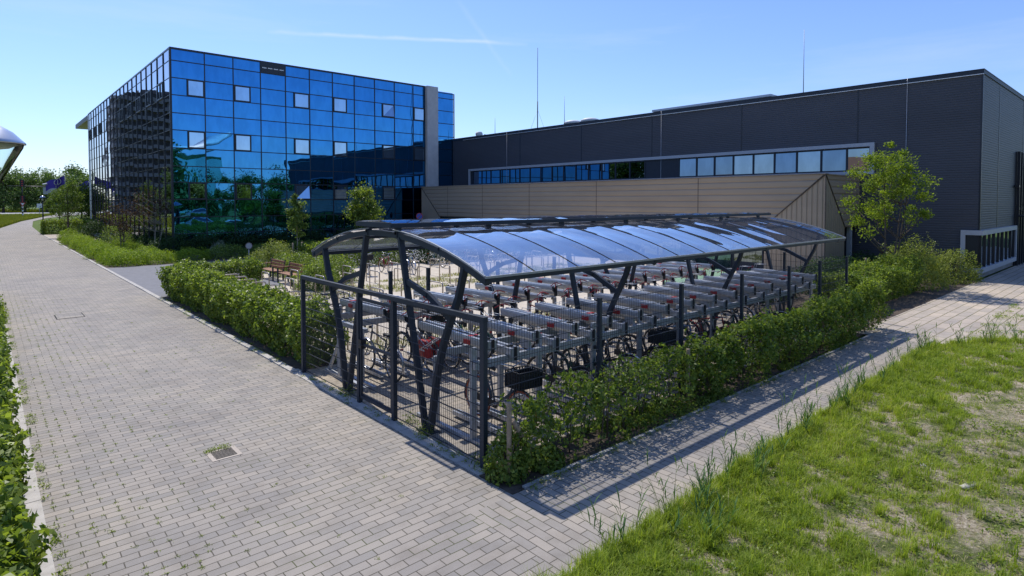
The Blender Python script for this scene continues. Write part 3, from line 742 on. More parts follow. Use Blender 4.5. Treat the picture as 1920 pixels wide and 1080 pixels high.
# ================================================================== tan annex
AX, AY0, AY1, AZ = 29.6, 10.95, 45.3, 5.0
annex = thing('tan_annex', 'low tan annex with ribbed metal cladding in front of the dark hall', 'annex building', (AX, AY0, 0))
m = MB(); m.box(AX+.08, 34.1, AY0+.2, AY1-.05, 2.36, AZ-.05); m.box(AX+.08, 32.1, AY0+.08, 13.5, 0, 2.35); m.box(AX+.08, 34.1, 42.5, AY1-.05, 0, 2.35); m.box(AX+.9, 34.1, 13.5, 42.5, 0, 2.35)
wpart(m, 'core', 'entrance_dark', annex)
fx = lambda a, b, t: (t, a, b)
fy = lambda a, b, t: (a, t, b)
m = MB(); m.prism([(AY0+.06, AZ-.1), (AY1-.06, AZ-.1), (42.45, 2.33), (13.9, 2.33)], fx, AX, AX+.06); m.prism([(AX+.06, AZ-.1), (34.22, AZ-.1), (34.22, 2.33), (32.15, 2.33)], fy, AY0+.03, AY0+.09); wpart(m, 'upper_cladding', 'tan_cladding', annex)
m = MB(); m.prism([(AY0, AZ-.1), (13.84, 2.33), (13.84, 0), (AY0, 0)], fx, AX-.012, AX+.05); wpart(m, 'end_cladding', 'tan_vertical_front', annex)
m = MB(); m.prism([(AY1, AZ-.1), (AY1, 0), (42.5, 0), (42.5, 2.33)], fx, AX-.012, AX+.05); wpart(m, 'end_cladding', 'tan_vertical_front', annex)
m = MB(); m.prism([(AX, AZ-.1), (AX, 0), (32.12, 0), (32.12, 2.33)], fy, AY0, AY0+.06); wpart(m, 'side_cladding', 'tan_vertical_side', annex)
m = MB(); m.bar((AX-.03, AY0-.02, AZ-.12), (AX-.03, 13.9, 2.3), .035, .05, up=(1,0,0)); m.bar((AX-.03, AY1+.02, AZ-.12), (AX-.03, 42.45, 2.3), .035, .05, up=(1,0,0)); m.bar((AX, AY0-.02, AZ-.12), (32.15, AY0-.02, 2.3), .035, .05, up=(0,1,0)); m.box(AX-.03, AX+.0, AY0-.03, AY0-.001, 0, AZ-.1)
wpart(m, 'edge_trim', 'bark', annex)
for y in (17.6, 24.9, 31.2, 36.6, 41.3): m = MB(); m.box(AX-.008, AX, y-.02, y+.02, 2.36, AZ-.12); wpart(m, 'cladding_joint', 'bark', annex)
m = MB(); m.box(AX-.06, AX+.25, AY0-.05, AY1+.03, AZ-.1, AZ-.06); m.box(AX+.25, 34.15, AY0-.05, AY1, AZ-.12, AZ-.08); wpart(m, 'roof', 'tan_cladding', annex)
m = MB(); ylist = np.arange(13.95, 42.4, 1.58)
for y in ylist: m.box(AX+.12, AX+.2, y, y+.07, 0.02, 2.33)
m.box(AX+.12, AX+.2, 13.9, 42.45, 2.22, 2.33); m.box(AX+.1, AX+.22, 13.9, 42.45, 0, .45); wpart(m, 'window_frame', 'anthracite', annex)
m = MB()
for y in ylist[:-1]: pane(m, (AX+.15, y+1.58, .45), (0,-1.5,0), (0,0,1.77), (-1,0,0), .0005, .01, 3)
wpart(m, 'window_row', 'dark_glass', annex)
m = MB(); m.box(33.3, 33.5, AY0+.1, AY0+.3, 0, 2.36); wpart(m, 'column', 'white_frame', annex)

# ================================================================== bicycle shelter
SY = 9.1; SH = 2.85
rz_ = lambda y: 3.13-0.565*((y-SY)/SH)**2
shelter = thing('bicycle_shelter', 'long arched steel bicycle shelter with clear curved roof panels', 'bicycle shelter', (5.15, SY, 0))
FX = [5.15, 9.1, 13.5, 17.95]
for x in FX:
    f = MB(); pts = [(x, y, rz_(y)-.075) for y in np.linspace(SY-SH, SY+SH, 19)]
    for a, b in zip(pts[:-1], pts[1:]): f.bar(a, b, .07, .095)
    fo = wpart(f, 'support_frame', 'anthracite', shelter)
    for s in (-1, 1):
        leg = MB(); P_ = [(x, SY+s*2.33, rz_(SY+2.33)-.1), (x, SY+s*2.18, 2.2), (x, SY+s*1.98, 1.82), (x, SY+s*1.8, 1.45), (x, SY+s*1.62, .9), (x, SY+s*1.43, 0)]
        for a, b in zip(P_[:-1], P_[1:]): leg.bar(a, (b[0], b[1]+(b[1]-a[1])*.03, b[2]+(b[2]-a[2])*.03), .065, .105, up=(1,0,0.01))
        o = leg.build('leg', 'anthracite', fo)
        leg = MB(); leg.bar((x, SY+s*.58, rz_(SY+.58)-.1), (x, SY+s*1.31, 0), .065, .095, up=(1,0,0)); leg.box(x-.12, x+.12, SY+s*1.38-.16, SY+s*1.38+.16, 0, .015); leg.build('leg', 'anthracite', fo)
        br = MB(); br.bar((x, SY+s*.78, 2.30), (x, SY+s*1.4, 2.14), .06, .09); br.bar((x, SY+s*1.38, 2.147), (x, SY+s*1.98, 1.86), .06, .09); br.build('brace', 'anthracite', fo)
X0, X1 = 5.1, 18.4; NP = 14
for s in (-1, 1):
    m = MB(); m.box(X0, X1, min(SY+s*SH, SY+s*(SH-.09)), max(SY+s*SH, SY+s*(SH-.09)), rz_(SY+SH)-.085, rz_(SY+SH)-.015); wpart(m, 'eave_beam', 'anthracite', shelter)
    m = MB(); m.box(X0, X1, SY+s*.5-.04, SY+s*.5+.04, rz_(SY+.5)-.11, rz_(SY+.5)-.02); m.box(X0, X1, SY+s*1.7-.025, SY+s*1.7+.025, rz_(SY+1.7)-.075, rz_(SY+1.7)-.02); wpart(m, 'purlin', 'anthracite', shelter)
    for k in range(NP):
        a = X0+(X1-X0)*k/NP+.012; b = X0+(X1-X0)*(k+1)/NP-.012; p = MB(); nu, nv = 8, 18; vs = []; ph = rp.uniform(0, 6.28); am = rp.uniform(.6, 1.4)
        for j in range(nv+1):
            y = SY+s*(.42+(SH-.40)*j/nv)
            for i in range(nu+1):
                q = i/nu; sag = am*(-.012*math.sin(math.pi*j/nv)+.009*math.sin(ph+9.5*(j/nv)**.7))*(4*q*(1-q))*min(1, 6*j/nv)*min(1, 4*(1-j/nv))
                vs.append((a+(b-a)*q, y, rz_(y)+.006+sag))
        fs = [(j*(nu+1)+i, j*(nu+1)+i+1, (j+1)*(nu+1)+i+1, (j+1)*(nu+1)+i) if s > 0 else (j*(nu+1)+i, (j+1)*(nu+1)+i, (j+1)*(nu+1)+i+1, j*(nu+1)+i+1) for j in range(nv) for i in range(nu)]
        p.add(vs, fs, 0, True); wpart(p, 'roof_panel', 'polycarbonate', shelter)
for k in range(1, NP):
    x = X0+(X1-X0)*k/NP
    for s in (-1, 1):
        pts = [(x, y, rz_(y)+.010) for y in SY+s*np.linspace(.42, SH, 9)]; m = MB()
        for a, b in zip(pts[:-1], pts[1:]): m.bar(a, b, .012, .01)
        wpart(m, 'glazing_bar', 'anthracite', shelter)
m = MB()
for s in (-1, 1):
    for x in (X0, X1):
        pts = [(x, y, rz_(y)+.012) for y in SY+s*np.linspace(.42, SH, 9)]
        for a, b in zip(pts[:-1], pts[1:]): m.bar(a, b, .03, .014)
    m.box(X0, X1, min(SY+s*SH, SY+s*(SH+.02)), max(SY+s*SH, SY+s*(SH+.02)), rz_(SY+SH)-.02, rz_(SY+SH)+.012)
wpart(m, 'edge_strip', 'galv_dull', shelter)
m = MB()
for s in (-1, 1): m.box(4.95, 18.62, min(SY+s*.55, SY+s*.60), max(SY+s*.55, SY+s*.60), 3.17, 3.24)
for x in (4.95, 18.57): m.box(x, x+.05, SY-.55, SY+.55, 3.17, 3.255)
for x in FX+[7.1, 11.3, 15.7]:
    for s in (-1, 1): m.box(x-.05, x+.05, SY+s*.5-.03, SY+s*.5+.03, 3.05, 3.17)
wpart(m, 'ridge_frame', 'anthracite', shelter)
for k in range(NP):
    a = 4.97+(18.6-4.97)*k/NP+.006; b = 4.97+(18.6-4.97)*(k+1)/NP-.006; p = MB(); vs = []
    for j in range(7):
        q = j/6; y = SY-.58+1.16*q; z = 3.245+.04*(1-(2*q-1)**2)
        for i in range(4): vs.append((a+(b-a)*i/3, y, z+(rp.normal()*.002 if 0 < i < 3 else 0)))
    p.add(vs, [(j*4+i, j*4+i+1, (j+1)*4+i+1, (j+1)*4+i) for j in range(6) for i in range(3)], 0, True); wpart(p, 'ridge_panel', 'polycarbonate', shelter)

# ================================================================== mesh fences
def panel(mb, p0, p1, z0=.06, z1=2.0, step=.05):
    p0 = Vector(p0); p1 = Vector(p1); d = p1-p0; n = int(d.length/step); dn = d.normalized(); sd_ = Vector((-dn.y, dn.x, 0)); w_ = .0021
    for i in range(1, n):
        c = p0+d*i/n; mb.box(c.x-w_, c.x+w_, c.y-w_, c.y+w_, z0, z1)
    for k in range(11):
        z = z0+.02+(z1-z0-.04)*k/10
        for s in (-1, 1):
            a = p0+sd_*s*.006; b = p1+sd_*s*.006; mb.bar((a.x, a.y, z), (b.x, b.y, z), .0065, .0065)
def post(mb, x, y, z=2.04, w_=.06): mb.box(x-w_/2, x+w_/2, y-w_/2, y+w_/2, 0, z); mb.box(x-w_/2-.004, x+w_/2+.004, y-w_/2-.004, y+w_/2+.004, z, z+.012)
FXX = 4.98
ff_ = thing('street_fence', 'dark steel mesh fence with gate closing the shelter end along the road', 'fence', (FXX, 6.13, 0))
for y in (6.13, 12.14): m = MB(); post(m, FXX, y, 2.0, .075); wpart(m, 'post', 'anthracite', ff_)
for y in (8.46, 9.66): m = MB(); post(m, FXX, y, 1.97, .075); wpart(m, 'gate_post', 'anthracite', ff_)
m = MB(); m.box(FXX-.04, FXX+.04, 6.09, 12.18, 1.985, 2.055); wpart(m, 'top_rail', 'anthracite', ff_)
for a, b in ((6.17, 8.42), (9.70, 12.1)): m = MB(); panel(m, (FXX, a, 0), (FXX, b, 0), .05, 1.985); wpart(m, 'mesh_panel', 'anthracite', ff_)
m = MB(); m.box(FXX-.02, FXX+.02, 8.51, 8.55, .1, 1.9); m.box(FXX-.02, FXX+.02, 9.57, 9.61, .1, 1.9); m.box(FXX-.02, FXX+.02, 8.55, 9.57, .1, .15); m.box(FXX-.02, FXX+.02, 8.55, 9.57, 1.05, 1.09); m.box(FXX-.02, FXX+.02, 8.55, 9.57, 1.85, 1.9)
gt = wpart(m, 'gate', 'anthracite', ff_)
m = MB(); panel(m, (FXX, 8.55, 0), (FXX, 9.57, 0), .15, 1.85); m.build('mesh', 'anthracite', gt)
m = MB(); m.box(FXX-.05, FXX+.05, 9.5, 9.6, 1.0, 1.16); m.tube([(FXX-.07, 9.55, 1.08), (FXX-.07, 9.42, 1.08)], .01, 6); m.build('handle', 'black_plastic', gt)
sf = thing('side_fence', 'dark steel mesh fence along the hedge on the shelter long side', 'fence', (7.4, 6.13, 0))
PX = [7.38, 9.76, 12.1, 14.44, 16.3, 18.2]
for x in PX: m = MB(); post(m, x, 6.13); wpart(m, 'post', 'anthracite', sf)
for a, b in zip([4.98]+PX[:-1], PX): m = MB(); panel(m, (a+.035, 6.13, 0), (b-.03, 6.13, 0)); wpart(m, 'mesh_panel', 'anthracite', sf)
ef = thing('end_fence', 'mesh fence with a glass pane closing the far end of the shelter', 'fence', (18.3, 9, 0))
for y in (7.9, 9.6, 10.9, 12.2): m = MB(); post(m, 18.25, y); wpart(m, 'post', 'anthracite', ef)
for a, b in ((6.16, 7.87), (7.93, 9.57)): m = MB(); panel(m, (18.25, a, 0), (18.25, b, 0)); wpart(m, 'mesh_panel', 'anthracite', ef)
m = MB(); m.box(18.24, 18.255, 9.65, 12.15, .15, 1.95); wpart(m, 'glass_pane', 'shelter_glass', ef)
rf = thing('rear_fence', 'row of dark posts along the rear of the shelter racks', 'fence', (7.2, 12.2, 0))
for x in (7.1, 8.15, 10.4, 12.6, 14.8, 17.0): m = MB(); post(m, x, 12.2, 1.96, .075); m.box(x-.06, x+.06, 12.19, 12.21, 1.55, 1.57); wpart(m, 'post', 'anthracite', rf)

# ================================================================== two tier bicycle racks
def rack_row(name, label, x0, n, pitch, yb, s):
    """s=+1: trays run from yb towards +Y and open there (handles at the far end); s=-1 the mirror"""
    t = thing(name, label, 'bicycle rack', (x0, yb, 0)); r = np.random.RandomState(int(yb*10))
    L_ = 1.85; xe = (n-1)*pitch
    for yy, z in ((0.12, 1.17), (1.05, 1.17)):
        m = MB(); m.box(-.25, xe+.25, s*yy-.035, s*yy+.035, z-.06, z+.06); m.build('beam', 'galvanised', t)
    k = int(xe/1.35)+1
    for i in range(k+1):
        xx = -.2+i*(xe+.4)/k
        for yy in (0.0, 0.95):
            m = MB(); m.box(xx-.05, xx+.05, s*(yy+.22)-.025 if yy else s*.205-.025, s*(yy+.22)+.025 if yy else s*.205+.025, .02, 1.42 if yy == 0 else 1.11); m.build('upright', 'galvanised', t)
        m = MB(); m.box(xx-.04, xx+.04, min(s*.0, s*1.7), max(s*.0, s*1.7), 0, .05); m.build('foot_beam', 'galvanised', t)
    for i in range(n):
        z = 1.26 if i % 2 else 1.44; x = i*pitch
        prof = [(-.085,-.02),(-.05,-.065),(.05,-.065),(.085,-.02),(.095,.05),(.09,.085),(.04,.085),(.032,.05),(-.032,.05),(-.04,.085),(-.09,.085),(-.095,.05)]
        m = MB(); zt = 0.03; n_ = len(prof)
        vs = [(x+a, s*.0, z+b) for a, b in prof]+[(x+a, s*L_, z+b+zt) for a, b in prof]
        fs = [(j, (j+1) % n_, n_+(j+1) % n_, n_+j) for j in range(n_)]+[(0,1,2,3,4,5,6),(0,6,7,8,9)][:0]
        m.add(vs, fs); m.box(x-.08, x+.08, min(0, s*.012), max(0, s*.012), z-.06, z+.08)
        m.box(x-.03, x+.03, min(s*.15, s*.35), max(s*.15, s*.35), 1.23, z-.05) if z > 1.3 else None
        tr = m.build('tray', 'galvanised', t)
        h = MB(); ye = s*L_
        h.box(x-.03, x+.03, min(ye+s*.004, ye+s*.055), max(ye+s*.004, ye+s*.055), z-.13, z+.04); h.build('latch_block', 'black_plastic', tr)
        h = MB()
        for q in (-1, 1): h.tube([(x+q*.02, ye+s*.02, z+.19), (x+q*.19, ye+s*.05, z+.13)], .011, 6)
        h.tube([(x, ye+s*.02, z+.04), (x, ye+s*.02, z+.195)], .011, 6)
        h.build('handle', 'red_plastic', tr)
        wl = MB(); wl.tube([(x-.07, ye-s*.06, z+.09), (x-.07, ye-s*.1, z+.26), (x-.07, ye-s*.40, z+.27), (x+.07, ye-s*.40, z+.27), (x+.07, ye-s*.1, z+.26), (x+.07, ye-s*.06, z+.09)], .006, 5)
        wl.tube([(x+.09, ye-s*.1, z+.02), (x+.16, ye-s*.1, z+.1), (x+.16, ye-s*.6, z+.1), (x+.09, ye-s*.6, z+.02)], .005, 5)
        wl.build('wheel_guard', 'galvanised', tr)
        d = MB(); d.box(x-.104, x-.092, min(s*.42, s*.58), max(s*.42, s*.58), z-.035, z+.035); d.box(x-.083, x+.083, min(s*.42, s*.5), max(s*.42, s*.5), z+.087, z+.097) if i % 3 == 0 else None
        if i % 2 == 0 or s > 0 and i < 6: d.build('reflector', 'red_plastic', tr)
        e_ = MB(); e_.box(x-.02, x+.02, min(-s*.03, 0), max(-s*.03, 0), z-.10, z+.11); e_.box(x-.05, x+.05, min(s*.10, s*.16), max(s*.10, s*.16), z+.087, z+.11); e_.build('end_bracket', 'black_plastic', tr)
        if i % 2 == 1:
            d = MB()
            for q in (-.05, .05): d.tube([(x+q, ye+s*.02, z-.02), (x+q, ye+s*.75, z-.42)], .009, 5)
            d.build('pull_out_rail', 'galvanised', tr)
        # floor gutter of the lower level
        c = MB(); y0_, y1_ = (s*(-.1+.12*(i % 2)), s*(1.25+.2*(i % 2))); gx = x+pitch*.5
        c.box(gx-.055, gx-.03, min(y0_, y1_), max(y0_, y1_), .04, .11); c.box(gx+.03, gx+.055, min(y0_, y1_), max(y0_, y1_), .04, .11); c.box(gx-.03, gx+.03, min(y0_, y1_), max(y0_, y1_), .04, .055)
        if i < n-1: c.build('wheel_channel', 'galvanised', t)
    return t
rack1 = rack_row('two_tier_rack', 'galvanised two tier bicycle rack right behind the side fence', 5.62, 27, .46, 6.72, 1)
rack2 = rack_row('two_tier_rack', 'galvanised two tier bicycle rack on the far side of the aisle', 5.75, 27, .46, 11.85, -1)
t = thing('rack_end_frame', 'grey steel end support with a slanting strut beside the left fence panel', 'steel support', (5.35, 11.1, 0))
m = MB(); m.box(-.04, .04, -1.0, .75, 0, .09); m.build('foot', 'galvanised', t); m = MB(); m.box(-.04, .04, .05, .13, .09, 1.12); m.build('upright', 'galvanised', t)
m = MB(); m.bar((0, .62, .09), (0, .14, .75), .05, .05); m.build('strut', 'galvanised', t); m = MB(); m.box(-.04, .04, -1.0, .16, 1.12, 1.2); m.build('arm', 'galvanised', t)

# ================================================================== bicycles
def make_bike(frame='bike_black', tyre='rubber', step=True, crate=False, bag=None, rackp=True, guard=True, steer=0.0, seed=0):
    t = bpy.data.objects.new('bicycle', None); C.objects.link(t); t.empty_display_size = .2
    R_ = .335; fx_, rx_ = .56, -.52
    def wheel(x):
        w_ = bpy.data.objects.new('wheel', None); C.objects.link(w_); w_.parent = t; w_.location = (x, 0, R_)
        ty = MB(); ty.tube([((R_-.016)*math.cos(a), 0, (R_-.016)*math.sin(a)) for a in np.linspace(0, 2*math.pi, 29)[:-1]], .0185, 7, closed=True); ty.build('tyre', tyre, w_)
        ri = MB(); ri.tube([((R_-.04)*math.cos(a), 0, (R_-.04)*math.sin(a)) for a in np.linspace(0, 2*math.pi, 25)[:-1]], .010, 5, closed=True); ri.build('rim', 'chrome', w_)
        sp = MB()
        for k in range(18):
            a = 2*math.pi*k/18; o_ = .02*(1 if k % 2 else -1); sp.tube([(0.015*math.cos(a+1), o_, .015*math.sin(a+1)), ((R_-.045)*math.cos(a), 0, (R_-.045)*math.sin(a))], .0014, 3, cap=False)
        sp.build('spokes', 'chrome', w_)
        hb = MB(); hb.tube([(0, -.05, 0), (0, .05, 0)], .022, 8); hb.build('hub', 'chrome', w_)
    wheel(fx_); wheel(rx_)
    bb = (-.08, 0, .29); st = (-.22, 0, .74); sa = (-.255, 0, .86); ht = (.36, 0, .86); hb_ = (.405, 0, .66)
    f = MB()
    f.tube([bb, st], .016, 7); f.tube([hb_, bb], .018, 7)
    if step: f.tube([(.385,0,.74), (.2,0,.47), (-.13,0,.42)], .016, 7)
    else: f.tube([ht, st], .016, 7)
    f.tube([ht, hb_], .019, 7)
    for s in (-1, 1): f.tube([(st[0], s*.01, st[2]-.03), (rx_, s*.055, R_)], .008, 6); f.tube([(bb[0], s*.02, bb[2]), (rx_, s*.055, R_)], .010, 6)
    f.tube([st, sa], .012, 7)
    f.build('frame', frame, t)
    f = MB()
    for s in (-1, 1): f.tube([hb_, (.43, s*.045, .60), (.47, s*.05, .45), (fx_, s*.05, R_)], .011, 6)
    f.build('fork', frame, t)
    f = MB(); f.tube([ht, (.33, 0, 1.0)], .013, 7); f.tube([(.14, -.29, 1.03), (.24, -.27, 1.06), (.34, -.16, 1.05), (.345, 0, 1.0), (.34, .16, 1.05), (.24, .27, 1.06), (.14, .29, 1.03)], .011, 7)
    hbar = f.build('handlebar', 'chrome', t)
    f = MB()
    for s in (-1, 1): f.tube([(.10, s*.295, 1.025), (.22, s*.276, 1.057)], .017, 7)
    f.build('grip', 'rubber', hbar)
    f = MB(); f.tube([(.34,0,.98),(.41,0,.96)], .01, 6); f.lathe([(0,.03),(.03,.025),(.035,-.03),(0,-.035)], 10, (.43,0,.94)); f.build('headlight', 'black_plastic', t)
    f = MB(); sec = []
    for q, wd, zz in ((-.14,.085,.03), (-.1,.105,.045), (0,.08,.03), (.08,.035,.025), (.15,.02,.015)): sec.append((sa[0]+q, wd, sa[2]+zz))
    vs = []; 
    for x, wd, z in sec: vs += [(x,-wd,z-.02),(x,-wd*.7,z+.012),(x,0,z+.02),(x,wd*.7,z+.012),(x,wd,z-.02),(x,0,z-.05)]
    fs = [(i*6+j, i*6+(j+1) % 6, (i+1)*6+(j+1) % 6, (i+1)*6+j) for i in range(4) for j in range(6)]+[(5,4,3,2,1,0),(24,25,26,27,28,29)]
    f.add(vs, fs, 0, True); f.build('saddle', 'black_plastic', t)
    f = MB(); f.tube([(bb[0]+.17*math.cos(.5), -.07, bb[2]+.17*math.sin(.5)), (bb[0], -.065, bb[2])], .009, 5); f.tube([(bb[0]-.17*math.cos(.5), .07, bb[2]-.17*math.sin(.5)), (bb[0], .065, bb[2])], .009, 5); f.tube([(bb[0], -.07, bb[2]), (bb[0], .07, bb[2])], .016, 7)
    f.box(bb[0]+.15-.04, bb[0]+.15+.04, -.16, -.08, bb[2]+.07, bb[2]+.09); f.box(bb[0]-.15-.04, bb[0]-.15+.04, .08, .16, bb[2]-.09, bb[2]-.07); f.lathe([(0,-.004),(.09,-.004),(.09,.004),(0,.004)], 16, (0,0,0)) if False else None
    f.build('crank', 'chrome', t)
    f = MB(); f.bar((bb[0]+.1, -.05, bb[2]+.03), (rx_-.06, -.055, R_+.02), .02, .11 if guard else .03); f.build('chain_guard', 'black_plastic', t)
    for x, a0, a1 in ((rx_, .1, 3.5), (fx_, .35, 2.9)):
        f = MB(); A = np.linspace(a0, a1, 12); pr = [(x+(R_+.018)*math.cos(a), (R_+.018)*math.sin(a)+R_) for a in A]; vs = []
        for px, pz in pr: vs += [(px,-.026,pz-.008),(px,0,pz+.006),(px,.026,pz-.008)]
        f.add(vs, [(i*3+j, i*3+j+1, (i+1)*3+j+1, (i+1)*3+j) for i in range(11) for j in range(2)], 0, True); f.build('mudguard', frame if guard else 'chrome', t)
    if rackp:
        f = MB()
        for s in (-1, 1): f.tube([(-.28, s*.05, .72), (-.78, s*.055, .72)], .006, 5); f.tube([(-.6, s*.055, .72), (rx_, s*.06, R_)], .005, 5)
        for q in (-.35, -.5, -.65, -.78): f.tube([(q, -.055, .72), (q, .055, .72)], .005, 5)
        f.build('carrier', 'bike_black', t)
    f = MB(); f.box(-.80, -.785, -.03, .03, .66, .70); f.build('rear_light', 'red_plastic', t)
    f = MB(); f.tube([(rx_+.06, .06, .3), (rx_+.12, .19, .01)], .008, 5); f.build('kickstand', 'chrome', t)
    if crate:
        m = MB(); x0, x1, yy, z0, z1 = .42, .74, .23, .76, 1.0
        for q in range(6):
            z = z0+(z1-z0)*q/5; rr_ = .012 if q in (0, 5) else .006
            m.tube([(x0,-yy,z),(x1,-yy,z),(x1,yy,z),(x0,yy,z)], rr_, 4, closed=True)
        for i in range(9):
            yv = -yy+2*yy*i/8
            for x in (x0, x1): m.box(x-.004, x+.004, yv-.012, yv+.012, z0, z1)
        for i in range(7):
            xv = x0+(x1-x0)*i/6
            for y in (-yy, yy): m.box(xv-.012, xv+.012, y-.004, y+.004, z0, z1)
        m.box(x0, x1, -yy, yy, z0-.01, z0+.004); m.box(x0+.004, x1-.004, -yy+.006, -yy+.009, z0, z1-.03); m.box(x0+.004, x1-.004, yy-.009, yy-.006, z0, z1-.03); m.box(x0+.006, x0+.009, -yy, yy, z0, z1-.03); m.box(x1-.009, x1-.006, -yy, yy, z0, z1-.03)
        m.build('crate', 'black_plastic', t)
        m = MB(); [m.tube([(.45, s*.1, .75), (.54, s*.055, .36)], .006, 5) for s in (-1, 1)]; m.build('front_carrier', 'bike_black', t)
    if bag:
        for s in (-1, 1):
            m = MB(); vs = []
            for z, e in ((.36, .85), (.40, 1.0), (.62, 1.0), (.70, .92), (.715, .6)):
                for a, b in ((-.17,.065),(.17,.065),(.17,.20),(-.17,.20)): vs.append((-.52+a*e, s*(.065+(b-.065)*e), z))
            m.add(vs, [(i*4+j, i*4+(j+1) % 4, (i+1)*4+(j+1) % 4, (i+1)*4+j) for i in range(4) for j in range(4)]+[(3,2,1,0),(16,17,18,19)], 0, True); pb = m.build('pannier', bag, t)
            m = MB(); m.box(-.60, -.44, s*.205-.003, s*.205+.003, .5, .53); m.build('reflector_strip', 'sign_white', pb)
    return t
BK = {'black': make_bike(), 'crate': make_bike(crate=True), 'orange': make_bike('bike_grey', 'orange_tyre', crate=True), 'grey': make_bike('bike_grey', step=False, guard=False),
      'bag': make_bike('bike_black', bag='red_bag'), 'red': make_bike('bike_red', step=False), 'blue': make_bike('bike_blue', step=False, guard=False), 'green': make_bike('bike_green')}
DESC = {'black': 'black step-through bicycle', 'crate': 'black bicycle with front crate', 'orange': 'grey bicycle with orange tyres and front crate', 'grey': 'grey bicycle with a level top tube', 'bag': 'black bicycle with red panniers', 'red': 'dark red bicycle', 'blue': 'blue bicycle', 'green': 'dark green bicycle'}
used = set()
def put_bike(kind, x, y, rz, where, lean=0.0, group='parked bicycles'):
    o = BK[kind] if kind not in used else copy_tree(BK[kind]); used.add(kind)
    o.location = (x, y, .012); o.rotation_euler = (lean, 0, rz); tag(o, DESC[kind]+' '+where, 'bicycle', group); return o
ORD = ['first', 'second', 'third', 'fourth', 'fifth', 'sixth', 'seventh', 'eighth', 'ninth', 'tenth', 'eleventh', 'twelfth', 'thirteenth', 'fourteenth', 'fifteenth', 'sixteenth', 'seventeenth', 'eighteenth', 'nineteenth', 'twentieth']
GZ0 = .05
row1 = [('orange', 6.05), ('black', 7.69), ('green', 8.15), ('black', 8.61), ('grey', 9.07), ('crate', 10.0), ('black', 10.45), ('blue', 11.37), ('black', 12.3), ('red', 12.75), ('green', 13.22), ('black', 14.6), ('grey', 15.5), ('black', 16.44)]
for i, (k, x) in enumerate(row1):
    o = put_bike(k, x, 7.1 if i == 0 else 7.3, -R(90)+random.uniform(-.04, .04), 'in the fence side rack, %s from road' % ORD[i], random.uniform(-.05, .05), 'bicycles in the rack by the side fence'); o.location.z = GZ0
row2 = [('grey', 5.98), ('bag', 6.9), ('black', 7.36), ('crate', 7.82), ('green', 8.28), ('black', 9.66), ('red', 10.6), ('black', 11.5), ('blue', 13.35), ('black', 14.7)]
for i, (k, x) in enumerate(row2):
    o = put_bike(k, x, 10.75+random.uniform(-.08, .08), R(90)+random.uniform(-.05, .05), 'in the aisle rack, %s from road' % ORD[i], random.uniform(-.06, .06), 'bicycles in the rack across the aisle'); o.location.z = GZ0
yard_b = [('grey', 7.7, 16.6, 10, 'at a hoop just behind the left fence panel'), ('black', 7.3, 25.6, 185, 'behind the left hedge corner'), ('crate', 14.2, 26.6, 250, 'leftmost at the far hoops'), ('red', 15.0, 26.3, 262, 'second from left at the far hoops'), ('blue', 15.8, 25.2, 255, 'nearest one at the far hoops'), ('black', 16.9, 27.0, 268, 'by the dark far hedge behind the blue one'), ('green', 18.6, 27.0, 272, 'by the far hedge left of the shelter leg'), ('black', 20.6, 26.4, 265, 'by the far hedge seen under the roof edge'), ('grey', 22.4, 26.2, 268, 'rightmost by the far hedge')]
for k, x, y, a, wz in yard_b: put_bike(k, x, y, R(a), wz, random.uniform(-.1, .1), 'bicycles at the open hoops')
for k in BK:
    if k not in used: print('unused', k)

# ================================================================== steel hoops
def hoop_mesh():
    m = MB(); w_, h_, r = .40, .80, .09; pts = [(-w_, 0, -.02), (-w_, 0, h_-r)]
    for a in np.linspace(180, 90, 6)[1:]: pts.append((-w_+r+r*math.cos(R(a)), 0, h_-r+r*math.sin(R(a))))
    for a in np.linspace(90, 0, 6): pts.append((w_-r+r*math.cos(R(a)), 0, h_-r+r*math.sin(R(a))))
    pts.append((w_, 0, -.02)); m.tube(pts, .024, 8); return m.mesh('bike_hoop', 'hoop_steel')
hm = hoop_mesh()
def put_hoop(x, y, rz, label, group):
    o = bpy.data.objects.new('bike_hoop', hm); C.objects.link(o); o.location = (x, y, 0); o.rotation_euler = (0, 0, rz); tag(o, label, 'bicycle stand', group)
for i in range(12): put_hoop(6.95, 13.3+i*.98, 0, 'tubular steel hoop behind the long left hedge, %s from the fence' % ORD[i], 'steel hoops behind the left hedge')
for j, yy in enumerate((17.1, 21.45, 23.9)):
    for i in range(14):
        put_hoop(8.3+i*1.15, yy, R(90), 'tubular steel hoop in the %s row of the open yard, %s from the left' % (('near', 'middle', 'far')[j], ORD[i]), 'steel hoops in the open yard')
# ================================================================== benches, stakes, drains, signs, lamps
def bench():
    t = thing('park_bench', '', 'bench')
    for i in range(4): m = MB(); m.box(-.22+i*.115, -.125+i*.115, -.85, .85, .43, .46); m.build('seat_slat', 'bench_wood', t)
    for i in range(3): m = MB(); m.bar((.27+i*.03, -.85, .56+i*.13), (.27+i*.03, .85, .56+i*.13), .03, .10); m.build('backrest_slat', 'bench_wood', t)
    for y in (-.8, .8):
        m = MB(); m.box(-.24, -.18, y-.03, y+.03, 0, .66); m.box(.22, .28, y-.03, y+.03, 0, .5); m.bar((.25, y, .48), (.36, y, .92), .05, .05); m.box(-.24, .3, y-.03, y+.03, .38, .43); m.build('leg', 'anthracite', t)
        m = MB(); m.box(-.24, .3, y-.035, y+.035, .66, .70); m.build('armrest', 'bench_wood', t)
    return t
b1 = bench(); b1.location = (9.95, 27.9, 0); tag(b1, 'brown slatted park bench nearest the dark asphalt drive', 'bench', 'brown park benches')
b2 = copy_tree(b1); b2.location = (9.95, 25.7, 0); tag(b2, 'brown slatted park bench half hidden by the sapling shrubs', 'bench', 'brown park benches')
